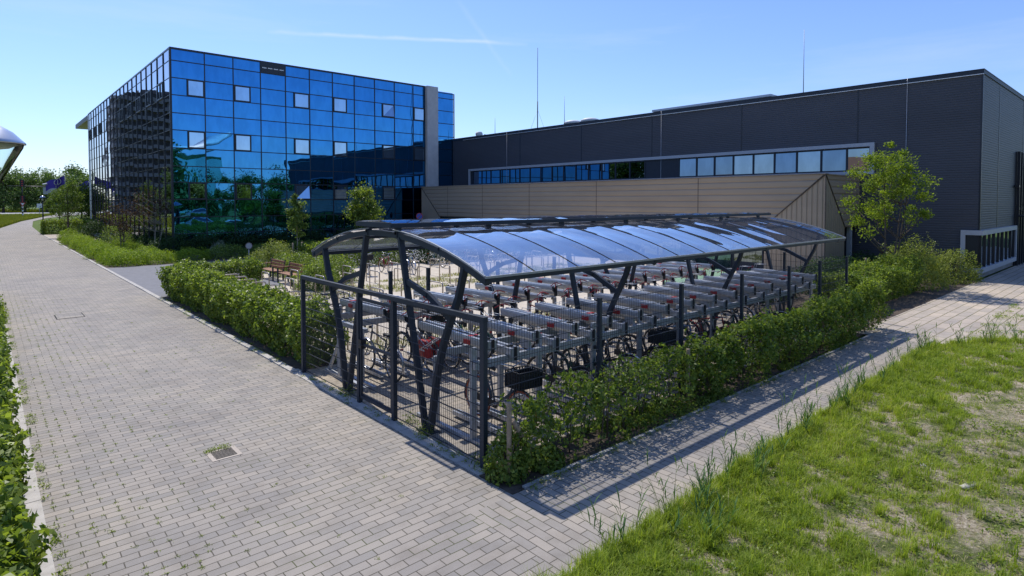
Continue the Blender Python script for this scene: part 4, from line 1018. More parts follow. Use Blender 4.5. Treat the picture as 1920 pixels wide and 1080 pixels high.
def stake(x, y, h, lab, lean=(0, 0), r=.035):
    m = MB(); m.tube([(0,0,-.02),(lean[0]*.5,lean[1]*.5,h*.5),(lean[0],lean[1],h-.02),(lean[0],lean[1],h)], [r, r*.97, r*.95, r*.8], 9)
    t = thing('timber_stake', lab, 'wooden stake', (x, y, 0), group='round timber stakes along the hedge'); m.build('post', 'timber', t); return t
t = stake(4.98, 5.62, 1.03, 'weathered timber stake at the fence corner with a slanting brace')
m = MB(); m.tube([(.06, .0, .78), (.62, .12, .02)], .034, 9); m.build('brace', 'timber', t)
stake(9.25, 5.66, 1.0, 'timber stake in the hedge at the third fence bay'); stake(12.4, 5.7, 1.0, 'timber stake hidden in the hedge near the third fence post'); stake(15.4, 5.7, 1.0, 'timber stake deep in the hedge towards its far end')
stake(19.8, 5.75, 1.12, 'bare timber stake standing free past the hedge end'); stake(24.5, 7.6, 1.5, 'timber stake supporting the young tree by the dark hall')
# drain and manhole
t = thing('street_drain', 'rusty square street drain with slots and a weed tuft', 'drain', (2.5, 8.97, 0))
m = MB(); m.box(-.2,.2,-.2,.2,-.02,.006); m.build('frame', 'iron', t); m = MB()
for k in range(7): m.box(-.14, .14, -.150+k*.043, -.124+k*.043, .0065, .0085)
m.build('slot', 'black_hole', t)
t = thing('manhole_cover', 'flat square manhole cover set in the road pavers', 'manhole cover', (1.98, 23.1, 0))
m = MB(); m.box(-.36,.36,-.45,.45,-.02,.006); m.build('frame', 'black_hole', t); m = MB(); m.box(-.33,.33,-.42,.42,-.01,.009); m.build('lid', 'paver', t)
def round_sign(name, label, x, y, h, rad, face, rim, rz, bar=False, wpole=.03):
    t = thing(name, label, 'road sign', (x, y, 0), rz); m = MB(); m.tube([(0,0,0),(0,0,h-rad)], wpole, 8); m.build('pole', 'galv_dull', t)
    m = MB(); n = 24; m.add([(.0,0,h)]+[(0+.0, rad*math.cos(2*math.pi*i/n), h+rad*math.sin(2*math.pi*i/n)) for i in range(n)]+[(.02,0,h)]+[(.02, rad*math.cos(2*math.pi*i/n), h+rad*math.sin(2*math.pi*i/n)) for i in range(n)], [(0, 1+(i+1) % n, 1+i) for i in range(n)]+[(n+1, n+2+i, n+2+(i+1) % n) for i in range(n)]+[(1+i, 1+(i+1) % n, n+2+(i+1) % n, n+2+i) for i in range(n)]); m.build('disc', rim, t)
    m = MB(); q = rad*.8; m.add([(-.004,0,h)]+[(-.004, q*math.cos(2*math.pi*i/n), h+q*math.sin(2*math.pi*i/n)) for i in range(n)], [(0, 1+(i+1) % n, 1+i) for i in range(n)]); m.build('face', face, t)
    if bar: m = MB(); m.bar((-.008, -rad*.6, h+rad*.6), (-.008, rad*.6, h-rad*.6), .004, rad*.2, up=(0,1,1)); m.build('stripe', rim, t)
    return t
round_sign('no_stopping_sign', 'round blue sign with red rim beside the tan annex end', 28.9, 44.6, 2.3, .3, 'sign_blue', 'sign_red', R(55), True)
round_sign('round_sign', 'small low round sign with pale face in the shade of the glass office', 11.72, 36.45, .98, .2, 'shed_wall', 'tower_wall', R(70), False, .025)
# near street lamp at the left picture edge
t = thing('street_lamp', 'big street lamp head with metal dome and clear cone at the left edge', 'street lamp', (0.04, 7.2, 0))
m = MB(); m.tube([(0,0,0),(0,0,.5),(0,0,.52),(0,0,3.72)], [.05,.05,.027,.024], 12); m.build('pole', 'lamp_dark', t)
m = MB(); m.lathe([(0.03,3.68),(.05,3.74),(.055,3.78),(0.0,3.79)], 20); m.build('base_cup', 'lamp_dark', t)
m = MB(); m.lathe([(.055,3.74),(.10,3.78),(.262,4.10),(.27,4.135)], 36); m.build('glass_cone', 'lamp_glass', t)
m = MB(); m.lathe([(.0,4.31),(.04,4.307),(.11,4.29),(.19,4.24),(.26,4.165),(.283,4.14),(.283,4.128),(.26,4.128),(0,4.13)], 36); m.build('dome', 'lamp_metal', t)
m = MB(); m.lathe([(.23,4.125),(.16,4.09),(.07,4.075),(0,4.075)], 30); m.build('reflector', 'lamp_inner', t)
m = MB(); m.lathe([(0,3.79),(.022,3.80),(.025,3.95),(.012,4.0),(0,4.0)], 12); m.build('bulb', 'lamp_inner', t)
t = thing('park_lamp', 'slim dark park lamp with a round glass head beside the far hedge', 'street lamp', (5.1, 85, 0))
m = MB(); m.tube([(0,0,0),(0,0,1.0),(0,0,3.7)], [.09,.07,.045], 8); m.build('pole', 'lamp_dark', t); m = MB(); m.lathe([(.1,3.66),(.24,3.95),(.25,4.05)], 14); m.build('glass', 'lamp_glass', t); m = MB(); m.lathe([(.26,4.05),(.2,4.2),(0,4.28)], 14); m.build('cap', 'lamp_metal', t)
m = MB(); m.lathe([(0,3.72),(.08,3.74),(.1,3.9),(0,3.98)], 12); m.build('bulb', 'lamp_inner', t)
# traffic signals and far signs
t = thing('traffic_signal', 'traffic light pole with two signal heads and a yield triangle at the crossing', 'traffic light', (7.0, 178, 0))
t.scale = (1.15, 1.15, 1.12)
m = MB(); m.tube([(0,0,2.2),(0,0,8.0)], .09, 8); m.build('pole', 'lamp_dark', t)
m = MB(); [m.tube([(0,0,z),(0,0,z+.37)], .12, 8) for z in (.37, 1.11, 1.85)]; m.build('pale_band', 'sign_white', t)
m = MB(); [m.tube([(0,0,z),(0,0,z+.37)], .12, 8) for z in (0, .74, 1.48)]; m.build('black_band', 'black_plastic', t)
for z in (3.1, 6.3):
    m = MB(); m.box(-.35,.35,-.3,-.1,z,z+1.35); h = m.build('signal_head', 'black_plastic', t); m = MB()
    for k, c in enumerate((.22,.66,1.1)): m.tube([(0,-.31,z+c),(0,-.36,z+c)], .13, 10)
    m.build('lens', 'sign_red', h)
m = MB(); m.add([(-.5,-.34,3.0),(.5,-.34,3.0),(0,-.34,2.15),(-.5,-.30,3.0),(.5,-.30,3.0),(0,-.30,2.15)], [(0,2,1),(3,4,5),(0,1,4,3),(1,2,5,4),(2,0,3,5)]); s = m.build('yield_plate', 'sign_red', t)
m = MB(); m.add([(-.3,-.345,2.9),(.3,-.345,2.9),(0,-.345,2.38)], [(0,2,1)]); m.build('face', 'sign_white', s)
t = thing('sign_gantry', 'long horizontal gantry arm with a blue grey direction panel', 'sign gantry', (14.2, 186, 0))
m = MB(); m.tube([(0,0,0),(0,0,9.0)], .16, 8); m.build('post', 'lamp_dark', t); m = MB(); m.tube([(0,0,7.3),(-9.6,0,7.35)], .10, 6); m.build('arm', 'lamp_dark', t)
m = MB(); m.box(-2.9,-.3,-.1,.1,5.4,7.1); m.build('panel', 'galv_dull', t)
m = MB(); m.box(-.5,.5,-.3,-.15,2.0,4.2); m.build('sign_plate', 'sign_blue', t)
t = thing('small_road_sign', 'small pale road sign on a thin pole right of the traffic light', 'road sign', (10.4, 184, 0)); m = MB(); m.tube([(0,0,0),(0,0,2.8)], .05, 6); m.build('pole', 'galv_dull', t); m = MB(); m.box(-.5,.5,-.06,0,2.1,3.1); m.build('plate', 'sign_white', t)
def flag(x, y, z, lab, seed):
    t = thing('flagpole', lab, 'flagpole', (x, y, 0), group='flagpoles with purple flags'); m = MB(); m.tube([(0,0,0),(0,0,z+.3)], [.07,.035], 8); m.build('pole', 'galv_dull', t)
    m = MB(); vs = []; nu, nv = 14, 6
    for j in range(nv+1):
        for i in range(nu+1):
            q = i/nu; vs.append((-.04-2.0*q, .22*math.sin(q*7+seed)+.05*j/nv, z-.15-1.15*j/nv-.85*q**1.3+.1*math.sin(q*9+seed)))
    fs = [(j*(nu+1)+i, j*(nu+1)+i+1, (j+1)*(nu+1)+i+1, (j+1)*(nu+1)+i) for j in range(nv) for i in range(nu)]
    m.add(vs, fs, 0, True); fl = m.build('flag', 'flag_purple', t)
    m = MB(); cx_ = -.8; pts = []
    for k in range(15):
        a = 2*math.pi*k/14; q = (-cx_+.38*math.cos(a)-.04)/2.4; pts.append((cx_-.38*math.cos(a), .22*math.sin(q*7+seed)-.03, z-.15-.55-.38*math.sin(a)-.85*q**1.3))
    m.tube(pts, .045, 5, closed=False)
    m.tube([(cx_-.0, .22*math.sin(.32*7+seed)-.05, z-.6), (cx_, .22*math.sin(.32*7+seed)-.05, z-1.2)], .05, 5)
    m.tube([(-1.9, .22*math.sin(.78*7+seed)-.05, z-1.15), (-2.35, .22*math.sin(.95*7+seed)-.05, z-1.25)], .1, 5)
    m.build('emblem', 'flag_white', fl); return t
flag(8.35, 99, 7.1, 'flagpole with a drooping purple flag above the young trees', 1)
flag(11.95, 99.5, 6.9, 'flagpole with a purple flag partly behind the glass office corner', 2.3)

# ================================================================== hedges and shrubs
hedge('clipped_hedge', 'leafy green hedge along the road left of the bicycle yard', 5.0, 6.05, 12.35, 25.6, 1.16, 50000, size=.082, amp=.19, seed=3, hfun=lambda x, y: 0.96+.03*np.sin(y*1.3)+.05*np.clip((25.5-y)/12, 0, 1))
hedge('clipped_hedge', 'short leafy hedge arm turning away from the road at the asphalt drive', 5.6, 8.7, 25.1, 26.3, 1.08, 12500, size=.085, amp=.19, seed=5)
hedge('young_hedge', 'loose young hedge between the side fence and the grey path', 5.15, 9.9, 5.40, 6.04, 1.0, 12500, size=.066, amp=.2, open_=.72, seed=8, hfun=lambda x, y: .96+.08*np.sin(x*2.3)+.10*np.sin(x*5.1+1))
hedge('young_hedge', 'denser green hedge along the far half of the side fence', 9.7, 19.0, 5.36, 6.04, 1.1, 30000, size=.076, amp=.24, open_=.42, seed=9, hfun=lambda x, y: .92+.022*(x-9.7)+.05*np.sin(x*1.7)+.07*np.sin(x*4.1+1))
hedge('corner_hedge', 'thick green hedge past the shelter beside the slab pavement', 20.7, 27.5, 6.5, 8.0, 1.3, 30000, size=.075, amp=.2, seed=12, hfun=lambda x, y: .85+.012*(x-20)+.1*np.sin(x*1.9))
bush('flowering_shrub', 'tall loose shrub with pale tips at the dark hall corner', 29.5, 7.4, 2.6, 1.3, 1.95, 14000, 'leaf_olive', .07, seed=14, group='shrubs beside the dark hall')
bush('flowering_shrub', 'spreading shrub just left of the hall corner window', 32.6, 6.6, 1.6, 1.0, 1.45, 6000, 'leaf_olive', .07, seed=15, group='shrubs beside the dark hall')
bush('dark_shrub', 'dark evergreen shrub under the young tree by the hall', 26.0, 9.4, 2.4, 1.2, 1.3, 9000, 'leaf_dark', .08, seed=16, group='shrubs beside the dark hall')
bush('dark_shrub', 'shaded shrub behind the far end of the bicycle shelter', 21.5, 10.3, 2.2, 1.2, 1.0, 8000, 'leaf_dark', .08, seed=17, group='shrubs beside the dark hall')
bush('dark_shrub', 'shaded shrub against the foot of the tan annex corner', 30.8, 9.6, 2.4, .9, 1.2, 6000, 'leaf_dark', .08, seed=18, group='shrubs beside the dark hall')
hedge('road_edge_hedge', 'lush green hedge along the near left edge of the road', -1.1, 0.20, 3.5, 14.0, .95, 52000, size=.095, amp=.18, seed=21, hfun=lambda x, y: .97+.07*np.sin(y*2.1), stem_step=.5)
hedge('road_edge_hedge', 'far stretch of green hedge at the left road edge', -1.0, 0.30, 14.0, 31.0, .9, 45000, size=.075, amp=.12, seed=22, stem_step=.8)
bush('corner_shrub', 'small leafy shrub spilling round the fence corner beside the timber stake', 5.08, 5.72, .34, .30, .62, 1500, 'leaf_hedge', .06, seed=33)
bush('corner_shrub', 'low dark green plant at the foot of the slanting brace', 5.65, 5.6, .30, .25, .32, 900, 'leaf_hedge', .06, seed=34, twigs=False)
# behind the benches and yard
bush('bench_shrub', 'leafy shrub directly behind the first bench', 11.3, 28.6, 1.0, 1.6, 1.15, 7000, 'leaf_hedge', .075, seed=24, group='shrubs behind the benches')
bush('bench_shrub', 'tall leafy shrub around the sapling stakes beside the second bench', 10.3, 23.6, .9, 1.0, 1.25, 6000, 'leaf_hedge', .07, seed=25, group='shrubs behind the benches')
bush('bench_shrub', 'leafy shrub between the sapling and the far hedge', 11.9, 25.6, 1.0, 1.5, 1.2, 7000, 'leaf_hedge', .075, seed=26, group='shrubs behind the benches')
bush('bench_shrub', 'pale leafed shrub at the left end of the yard hedge', 11.4, 31.2, 1.6, 1.1, 1.45, 8000, 'leaf_olive', .08, seed=27, group='shrubs behind the benches')
hedge('yard_hedge', 'green hedge closing the back of the bicycle yard', 12.6, 19.0, 30.0, 31.5, 1.35, 20000, size=.09, amp=.2, seed=28, stem_step=.7)
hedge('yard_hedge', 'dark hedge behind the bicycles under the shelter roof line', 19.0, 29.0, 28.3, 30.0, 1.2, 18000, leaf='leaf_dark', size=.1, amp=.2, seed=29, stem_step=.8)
# beds by the glass office
rb = np.random.RandomState(8); k_ = 0
LW = ['at the road corner of the bed', 'beside the kerb', 'next along the kerb', 'midway along the kerb', 'past the middle of the kerb', 'towards the far kerb end', 'at the far kerb end']
LW += ['at the very end of the kerb strip', 'in the second line behind the kerb', 'in the second line further back']
LIM = [(6.05, 39.5), (5.8, 41.2), (6.0, 43.2), (5.75, 45.3), (6.0, 47.6), (5.8, 50.0), (5.95, 52.6), (5.8, 55.3), (5.95, 58.2), (5.8, 61.3), (5.95, 64.4), (7.7, 42.6), (7.5, 47.0), (7.6, 51.8)]
LN = [ORD[i]+' along the kerb from the asphalt' for i in range(11)]+[ORD[i]+' in the second line behind the kerb' for i in range(3)]
for i, (x, y) in enumerate(LIM):
    bush('lime_shrub', 'bright lime green low shrub, %s' % LN[i], x, y, 1.0, 1.12+.015*(y-40), .88, 5200, 'leaf_lime', .062, 'lime green shrubs along the road', seed=40+i, twigs=False)
for i, (x, y) in enumerate(((7.6, 39.7), (9.4, 40.2))): bush('lime_shrub', ('bright lime shrub second from the road along the asphalt', 'bright lime shrub at the shade edge of the asphalt')[i], x, y, 1.3, 1.1, .8, 7000, 'leaf_lime', .055, 'lime green shrubs along the road', seed=50+i, twigs=False)
for i, (x, y) in enumerate(((11.6, 40.6), (14.2, 40.9), (16.8, 41.2), (19.4, 41.2), (22.2, 41.4))): bush('shaded_shrub', 'green shrub in the office shade, %s from the left along the asphalt' % ORD[i], x, y, 1.6, 1.3, .85, 5500, 'leaf_hedge', .075, 'shaded shrubs along the asphalt', seed=60+i, twigs=False)
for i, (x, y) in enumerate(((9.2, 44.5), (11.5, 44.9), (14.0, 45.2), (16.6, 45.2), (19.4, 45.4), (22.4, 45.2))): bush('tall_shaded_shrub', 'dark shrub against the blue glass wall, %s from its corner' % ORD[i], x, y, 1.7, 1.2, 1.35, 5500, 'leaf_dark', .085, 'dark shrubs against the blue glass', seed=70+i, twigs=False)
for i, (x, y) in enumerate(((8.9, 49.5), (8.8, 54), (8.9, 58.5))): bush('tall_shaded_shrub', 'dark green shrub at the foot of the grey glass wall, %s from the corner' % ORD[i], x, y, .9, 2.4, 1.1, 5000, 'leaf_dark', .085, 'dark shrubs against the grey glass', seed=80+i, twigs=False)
bush('silver_shrub', 'patch of silvery grey green plants behind the lime shrubs', 8.0, 44.5, 1.0, 2.6, .5, 5000, 'leaf_grey', .06, seed=90, twigs=False)
bush('hydrangea', 'small bush with pale pinkish flower heads in the shade', 12.0, 43.2, .7, .7, 1.05, 1800, 'leaf_grey', .09, seed=91)
bush('loose_shrub', 'open branched green shrub beside the grey glass wall', 7.6, 53.5, 1.3, 1.8, 1.7, 4500, 'leaf_hedge', .09, seed=92)
bush('cone_shrub', 'dark upright conifer shrub beyond the lime shrubs', 7.6, 66.5, 1.3, 1.3, 1.9, 4500, 'leaf_dark', .1, seed=93)
bush('ball_shrub', 'round lime green ball shrub at the forecourt corner', 5.9, 68.5, .9, .9, 1.15, 3500, 'leaf_lime', .08, seed=94, twigs=False)
bush('grey_shrub', 'low grey green shrub right of the round ball shrub', 7.0, 70.6, 1.0, .9, .9, 2500, 'leaf_grey', .08, seed=95, twigs=False)
hedge('forecourt_hedge', 'clipped hedge on the far side of the forecourt', 4.95, 9.6, 83.5, 86.0, 1.5, 12000, size=.12, amp=.2, seed=96, stems=False)
hedge('forecourt_hedge', 'second clipped hedge between the forecourt and the flagpoles', 8.6, 12.0, 87.0, 94.0, 1.4, 9000, size=.13, amp=.2, seed=97, stems=False)

# ================================================================== trees
tree('young_tree', 'bright green young tree in front of the dark hall', 28.0, 7.9, 6.1, 1.6, 1.9, 10500, 'leaf_tree', .092, .07, 'bark', seed=101, nclump=92, spread=.105, multi=3, limbs=34, shape=.5)
t = tree('sapling', 'slender staked sapling behind the benches', 12.93, 32.2, 4.15, .52, 1.55, 2600, 'leaf_mid', .13, .04, 'pale_bark', seed=102, nclump=26, spread=.26, shape=.8)
for dx, dy in ((-.35, -.25), (.35, .2), (.1, -.45)):
    m = MB(); m.tube([(dx,dy,0),(dx,dy,1.35)], .045, 7); m.build('support_stake', 'timber', t)
tree('small_tree', 'dense round headed small tree before the blue glass wall', 20.2, 38.3, 4.75, 1.05, 1.7, 6000, 'leaf_hedge', .14, .06, 'bark', seed=103, nclump=36, spread=.25, shape=.7)
tree('sparse_tree', 'thin leaved multi stem tree at the office corner', 10.0-1.1, 47.7, 4.4, 1.7, 1.9, 1500, 'leaf_purple', .11, .07, 'pale_bark', seed=104, nclump=40, spread=.2, multi=2, limbs=38, shape=.2)
tree('sparse_tree', 'short dark stemmed tree in the silvery plant patch', 7.1, 47.9, 3.6, 1.3, 1.4, 1300, 'leaf_purple', .1, .06, 'bark', seed=105, nclump=34, spread=.2, multi=2, limbs=32, shape=.2)
tree('avenue_tree', 'young dark stemmed tree beyond the round ball shrub', 6.4, 74.0, 5.9, 1.2, 1.9, 3600, 'leaf_mid', .15, .11, 'bark', seed=106, nclump=44, spread=.24, group='young trees on the forecourt')
tree('avenue_tree', 'young tree beside the flagpole with a full crown', 9.3, 92.0, 5.8, 1.7, 1.5, 5200, 'leaf_mid', .2, .1, 'bark', seed=107, nclump=44, spread=.24, group='young trees on the forecourt')
tree('avenue_tree', 'young tree touching the far edge of the grey glass wall', 11.6, 97.0, 5.6, 1.9, 1.4, 5200, 'leaf_mid', .2, .1, 'bark', seed=108, nclump=44, spread=.24, group='young trees on the forecourt')
tree('avenue_tree', 'young tree seen left of the forecourt hedge', 8.4, 108.0, 5.2, 1.5, 1.5, 3500, 'leaf_mid', .22, .1, 'bark', seed=109, nclump=36, spread=.24, group='young trees on the forecourt')
# tree belt across the road (a few crown shapes reused)
protos = []
for i in range(4):
    protos.append(tree('belt_tree', '', -300, 0, 14.0, 5.2, 1.0, 5200, 'leaf_far', .62, .35, 'bark', seed=120+i, nclump=46, spread=.20, shape=.35))
pos = []
rt = np.random.RandomState(77)
ORDX = ORD+['number '+str(i) for i in range(21, 80)]
belt = [(x, 262-.3*x+rt.uniform(-6, 10), rt.uniform(.84, 1.05), 'in the front belt across the crossing') for x in np.arange(-6, 58, 5.6)]
belt += [(x, 290-.3*x+rt.uniform(-6, 10), rt.uniform(1.1, 1.3), 'in the back row of the belt across the crossing') for x in np.arange(-8, 64, 8.5)]
refl = [(-14-rt.uniform(0, 8), y, rt.uniform(.6, .95), 'of the row west of the road, mirrored in the grey glass') for y in np.arange(108, 190, 11)]
refl += [(-24-rt.uniform(0, 5), y, rt.uniform(.95, 1.2), 'of the row west of the road, mirrored in the window strip') for y in (68, 75, 82, 90, 98, 107, 116)]
south = [(20+x*1.0, -34+rt.uniform(-8, 4), rt.uniform(.55, .75), 'of the grove south of the car park, mirrored in the blue glass') for x in np.arange(0, 78, 7.5)]
south += [(19.5, -12, 1.02, 'x'), (26.5, -13, .62, 'x')]
grp = {}
first = [True]*4
for lst, g_ in ((belt, 'trees across the crossing'), (refl, 'trees west of the road'), (south, 'trees south of the car park')):
    for i, (x, y, s, wz) in enumerate(lst):
        k = rt.randint(0, 4); p = protos[k]
        o = p if first[k] else copy_tree(p); first[k] = False
        o.location = (x, y, -.05); o.scale = (s*rt.uniform(.9, 1.15), s*rt.uniform(.9, 1.15), s); o.rotation_euler = (0, 0, rt.uniform(0, 6.28))
        if wz == 'x': wz = 'tall one standing nearest the car park' if y == -12 else 'small one beside the tall one at the car park'; lb = 'green tree, '+wz
        else: lb = 'green tree, %s %s' % (ORDX[i], wz)
        tag(o, lb, 'tree', g_)
# off-frame neighbours that the glass walls mirror
t = thing('tower_block', 'dark high rise with stacked balconies mirrored in the grey glass wall', 'tower block', (-28, 210, 0))
m = MB(); m.box(-19, 19, -8, 8, 0, 33); m.box(-13, 12, -6, 6, 33, 36.5); m.build('wall', 'tower_wall', t); m = MB()
for k in range(12):
    m.box(-19.4, 19.4, -9.4, 8.3, 2.6+k*2.75, 3.7+k*2.75)
for x in np.arange(-18, 19, 6): m.box(x-.15, x+.15, -9.3, -8, 0, 33)
m.build('balcony', 'tower_band', t)
m = MB()
for k in range(12):
    m.box(-17.5, 17, -8.06, -8.0, 3.75+k*2.75, 5.0+k*2.75)
m.build('window_row', 'black_plastic', t)
t = thing('curved_canopy_hall', 'glass fronted hall with a sweeping white roof mirrored at the office corner', 'hall', (27, -34, 0))
m = MB(); m.box(-6, 7, -6, 6, 0, 12); m.build('wall', 'shelter_glass', t); m = MB(); n_ = 12; vs = []
for i in range(n_+1):
    q = i/n_; vs += [(-8+17*q, -8, 12.5+4*(q-.5)**2*4), (-8+17*q, 9, 12.5+4*(q-.5)**2*4), (-8+17*q, 9, 13.6+4*(q-.5)**2*4), (-8+17*q, -8, 13.6+4*(q-.5)**2*4)]
m.add(vs, [(i*4+j, i*4+(j+1) % 4, (i+1)*4+(j+1) % 4, (i+1)*4+j) for i in range(n_) for j in range(4)]+[(3,2,1,0),(n_*4,n_*4+1,n_*4+2,n_*4+3)], 0, True); m.build('roof', 'sign_white', t)
t = thing('row_house', 'brick row with dark red roofs mirrored in the hall window strip', 'row of houses', (-58, 34, 0))
m = MB(); m.box(-5, 5, -38, 38, 0, 6.4); m.build('wall', 'tower_wall', t); m = MB(); m.prism([(-5.6, 6.2), (5.6, 6.2), (0, 10.2)], lambda a, b, c: (a, c, b), -38.5, 38.5); m.build('roof', 'bench_wood', t); m = MB()
for y in np.arange(-36, 36, 4): m.box(5, 5.06, y, y+2, 1, 2.4); m.box(5, 5.06, y, y+2, 4, 5.4)
m.build('window_row', 'sign_white', t)
def car(x, y, rz, mat, lab):
    t = thing('parked_car', lab, 'car', (x, y, 0), rz, group='cars mirrored in the blue glass')
    prof = [(-2.1,.35),(-2.15,.62),(-2.0,.88),(-1.55,.95),(-.9,1.42),(.45,1.45),(1.1,1.0),(1.95,.86),(2.15,.62),(2.12,.32)]
    m = MB(); vs = []
    for yv, sc in ((-.86, 1), (-.80, 1.0), (.80, 1.0), (.86, 1)):
        for a, b in prof: vs.append((a*(.99 if abs(yv) > .83 else 1), yv*(1-.16*max(0, b-.95)/.5), b))
    n_ = len(prof)
    m.add(vs, [(i*n_+j, (i+1)*n_+j, (i+1)*n_+(j+1) % n_, i*n_+(j+1) % n_) for i in range(3) for j in range(n_)]+[tuple(range(n_-1, -1, -1)), tuple(range(3*n_, 4*n_))]); m.build('body', mat, t)
    m = MB(); m.add([(-.82,.72,1.38),(.42,.72,1.4),(1.0,.79,1.0),(-1.4,.79,.98)][:4]+[(-.82,-.72,1.38),(.42,-.72,1.4),(1.0,-.79,1.0),(-1.4,-.79,.98)], [(0,1,2,3),(7,6,5,4)])
    for i, v in enumerate(m.v): m.v[i] = (v[0], v[1]*1.09, v[2])
    m.add([(.50,-.66,1.44),(.50,.66,1.44),(1.10,.74,1.025),(1.10,-.74,1.025)], [(0,1,2,3)]); m.build('window', 'car_glass', t)
    for a in (-1.3, 1.35):
        for b in (-1, 1): m = MB(); m.tube([(a, b*.62, .32), (a, b*.88, .32)], .32, 18); m.build('wheel', 'rubber', t)
    for b in (-1, 1): m = MB(); m.box(2.05, 2.16, b*.55-.18, b*.55+.18, .62, .76); m.build('headlight', 'chrome', t)
    return t
car(24.6, -3.2, R(8), 'car_silver', 'silver car on the car park mirrored at the office corner')
car(29.6, -3.4, R(4), 'car_white', 'white car right of the silver one in the mirror image')
car(23.4, 42.9, R(90), 'car_white', 'white car parked behind the yard hedge near the small tree') if False else None

# ================================================================== grass, reeds, weeds
def dens(P):
    x, y = P[:, 0], P[:, 1]; Q = np.stack([x, y, x*0], 1)
    g = lump(Q, 1.1, 51)+.6*lump(Q, 2.6, 52)+.35*lump(Q, 6.0, 53)
    edge = np.clip((y-2.4)/1.2, 0, 1)
    bare = np.clip(1-np.hypot((x-12.8)/3.2, (y-1.75)/.6), 0, 1)*2.0+np.clip(1-np.hypot((x-8.2)/1.6, (y-1.0)/.7), 0, 1)*1.6+np.clip(1-np.hypot((x-7.0)/.7, (y-2.2)/.4), 0, 1)*.8
    h4 = lump(Q, 17.0, 55)
    return g*0.30+.40+edge*.34-bare*.5+.42*h4+.38*lump(Q, 8.0, 56)
n = 1050000; P = np.stack([3.45+RS.uniform(0, 1, n)**1.6*28, RS.uniform(-2.5, 3.95, n)], 1)
ylim = np.where(P[:, 0] < 17.8, 3.79+(P[:, 0]-4.45)*0.0195, np.where(P[:, 0] < 20.4, 3.72-(P[:, 0]-17.8)*.47, 2.5))
vis = (P[:, 1] > 0.10*P[:, 0]-.4) & (P[:, 1] < ylim-.02+RS.normal(size=n)*.03)
P = P[vis]; d = dens(P); keep = RS.uniform(size=len(P)) < np.clip(d*1.5-.12, .03, 1)*np.clip(1.25-P[:, 0]/34, .3, 1); P = P[keep]; d = d[keep]
hgt = (.045+.075*np.clip(d, 0, 1.5))*(1+.9*(RS.uniform(size=len(P)) < .06))
rn = np.clip(.52+.16*lump(np.stack([P[:, 0], P[:, 1], P[:, 0]*0], 1), 1.6, 61)+RS.normal(size=len(P))*.2, 0, 1)
blades('grass', P, vh(P[:, 0], P[:, 1])-.005, hgt, np.where(P[:, 0] > 12, .009, .0062), 'grass_blade', seed=62, bend=.75, rnd=rn, kind='stuff')
nt_ = 1500; tc_ = np.stack([3.6+RS.uniform(0, 1, nt_)**1.5*20, RS.uniform(-1.5, 3.9, nt_)], 1); ty = np.where(tc_[:, 0] < 17.8, 3.77+(tc_[:, 0]-4.45)*.0195, np.where(tc_[:, 0] < 20.4, 3.72-(tc_[:, 0]-17.8)*.47, 2.45))
ed = RS.uniform(size=nt_) < .4; tc_[ed, 1] = ty[ed]-np.abs(RS.normal(size=ed.sum()))*.14; tc_ = tc_[(tc_[:, 1] < ty) & (tc_[:, 1] > .1*tc_[:, 0]-.6) & (dens(tc_) > .15)]
ix = np.repeat(np.arange(len(tc_)), RS.randint(14, 60, len(tc_))); th = RS.uniform(.10, .24, len(tc_))[ix]; tp = tc_[ix]+RS.normal(size=(len(ix), 2))*.028
blades('tall_grass', tp, vh(tp[:, 0], tp[:, 1])-.005, th, .0065, 'grass_blade', seed=63, bend=.55, rnd=np.clip(RS.uniform(.25, .85, len(tc_))[ix]+RS.normal(size=len(ix))*.12, 0, 1), kind='stuff')
# broad leaved weeds in the verge
n = 42000; cc = np.stack([4.6+RS.uniform(0, 1, 900)**1.4*22, RS.uniform(-1.5, 3.7, 900)], 1); idx = RS.randint(0, 900, n)
Pw = cc[idx]+RS.normal(size=(n, 2))*.06; k = (Pw[:, 1] > .1*Pw[:, 0]-.5) & (Pw[:, 1] < 3.7) ; Pw = Pw[k]
Z = vh(Pw[:, 0], Pw[:, 1])+RS.uniform(.01, .07, len(Pw)); Q = np.concatenate([Pw, Z[:, None]], 1)
np_mesh('weeds', leaf_verts(Q, .035, np.tile([0, 0, .6], (len(Q), 1)), asp=.55), 4, 'leaf_hedge', np.clip(.6+RS.normal(size=len(Q))*.2, 0, 1), kind='stuff')
# straw and clods on the bare patches
n = 30000; Ps = np.stack([4.6+RS.uniform(0, 1, n)**1.3*20, RS.uniform(-1.5, 3.6, n)], 1); Q = np.concatenate([Ps, (vh(Ps[:, 0], Ps[:, 1])+.008)[:, None]], 1)
np_mesh('straw', leaf_verts(Q, .045, np.tile([0, 0, 1.6], (n, 1)), asp=.12), 4, 'grass_blade', np.clip(.97+RS.normal(size=n)*.03, .9, 1), kind='stuff')
def rock(name, x, y, s, mat, lab, seed):
    r = np.random.RandomState(seed); m = MB(); vs = []
    for i in range(6):
        for j in range(9):
            a = math.pi*i/5; b = 2*math.pi*j/9; k = 1+r.normal()*.13; vs.append((s[0]*k*math.sin(a)*math.cos(b), s[1]*k*math.sin(a)*math.sin(b), s[2]*math.cos(a)*k))
    m.add(vs, [(i*9+j, (i+1)*9+j, (i+1)*9+(j+1) % 9, i*9+(j+1) % 9) for i in range(5) for j in range(9)], 0, True)
    o = m.build(name, mat); o.location = (x, y, float(vh(x, y))+s[2]*.5); o.rotation_euler = (0, 0, r.uniform(0, 3)); tag(o, lab, 'stone'); return o
rock('flat_stone', 9.15, 1.62, (.2, .06, .03), 'kerb', 'long pale flat stone lying in the grass', 1)
rock('small_stone', 9.3, 2.15, (.05, .04, .02), 'kerb', 'small pale stone in the middle of the grass', 2)
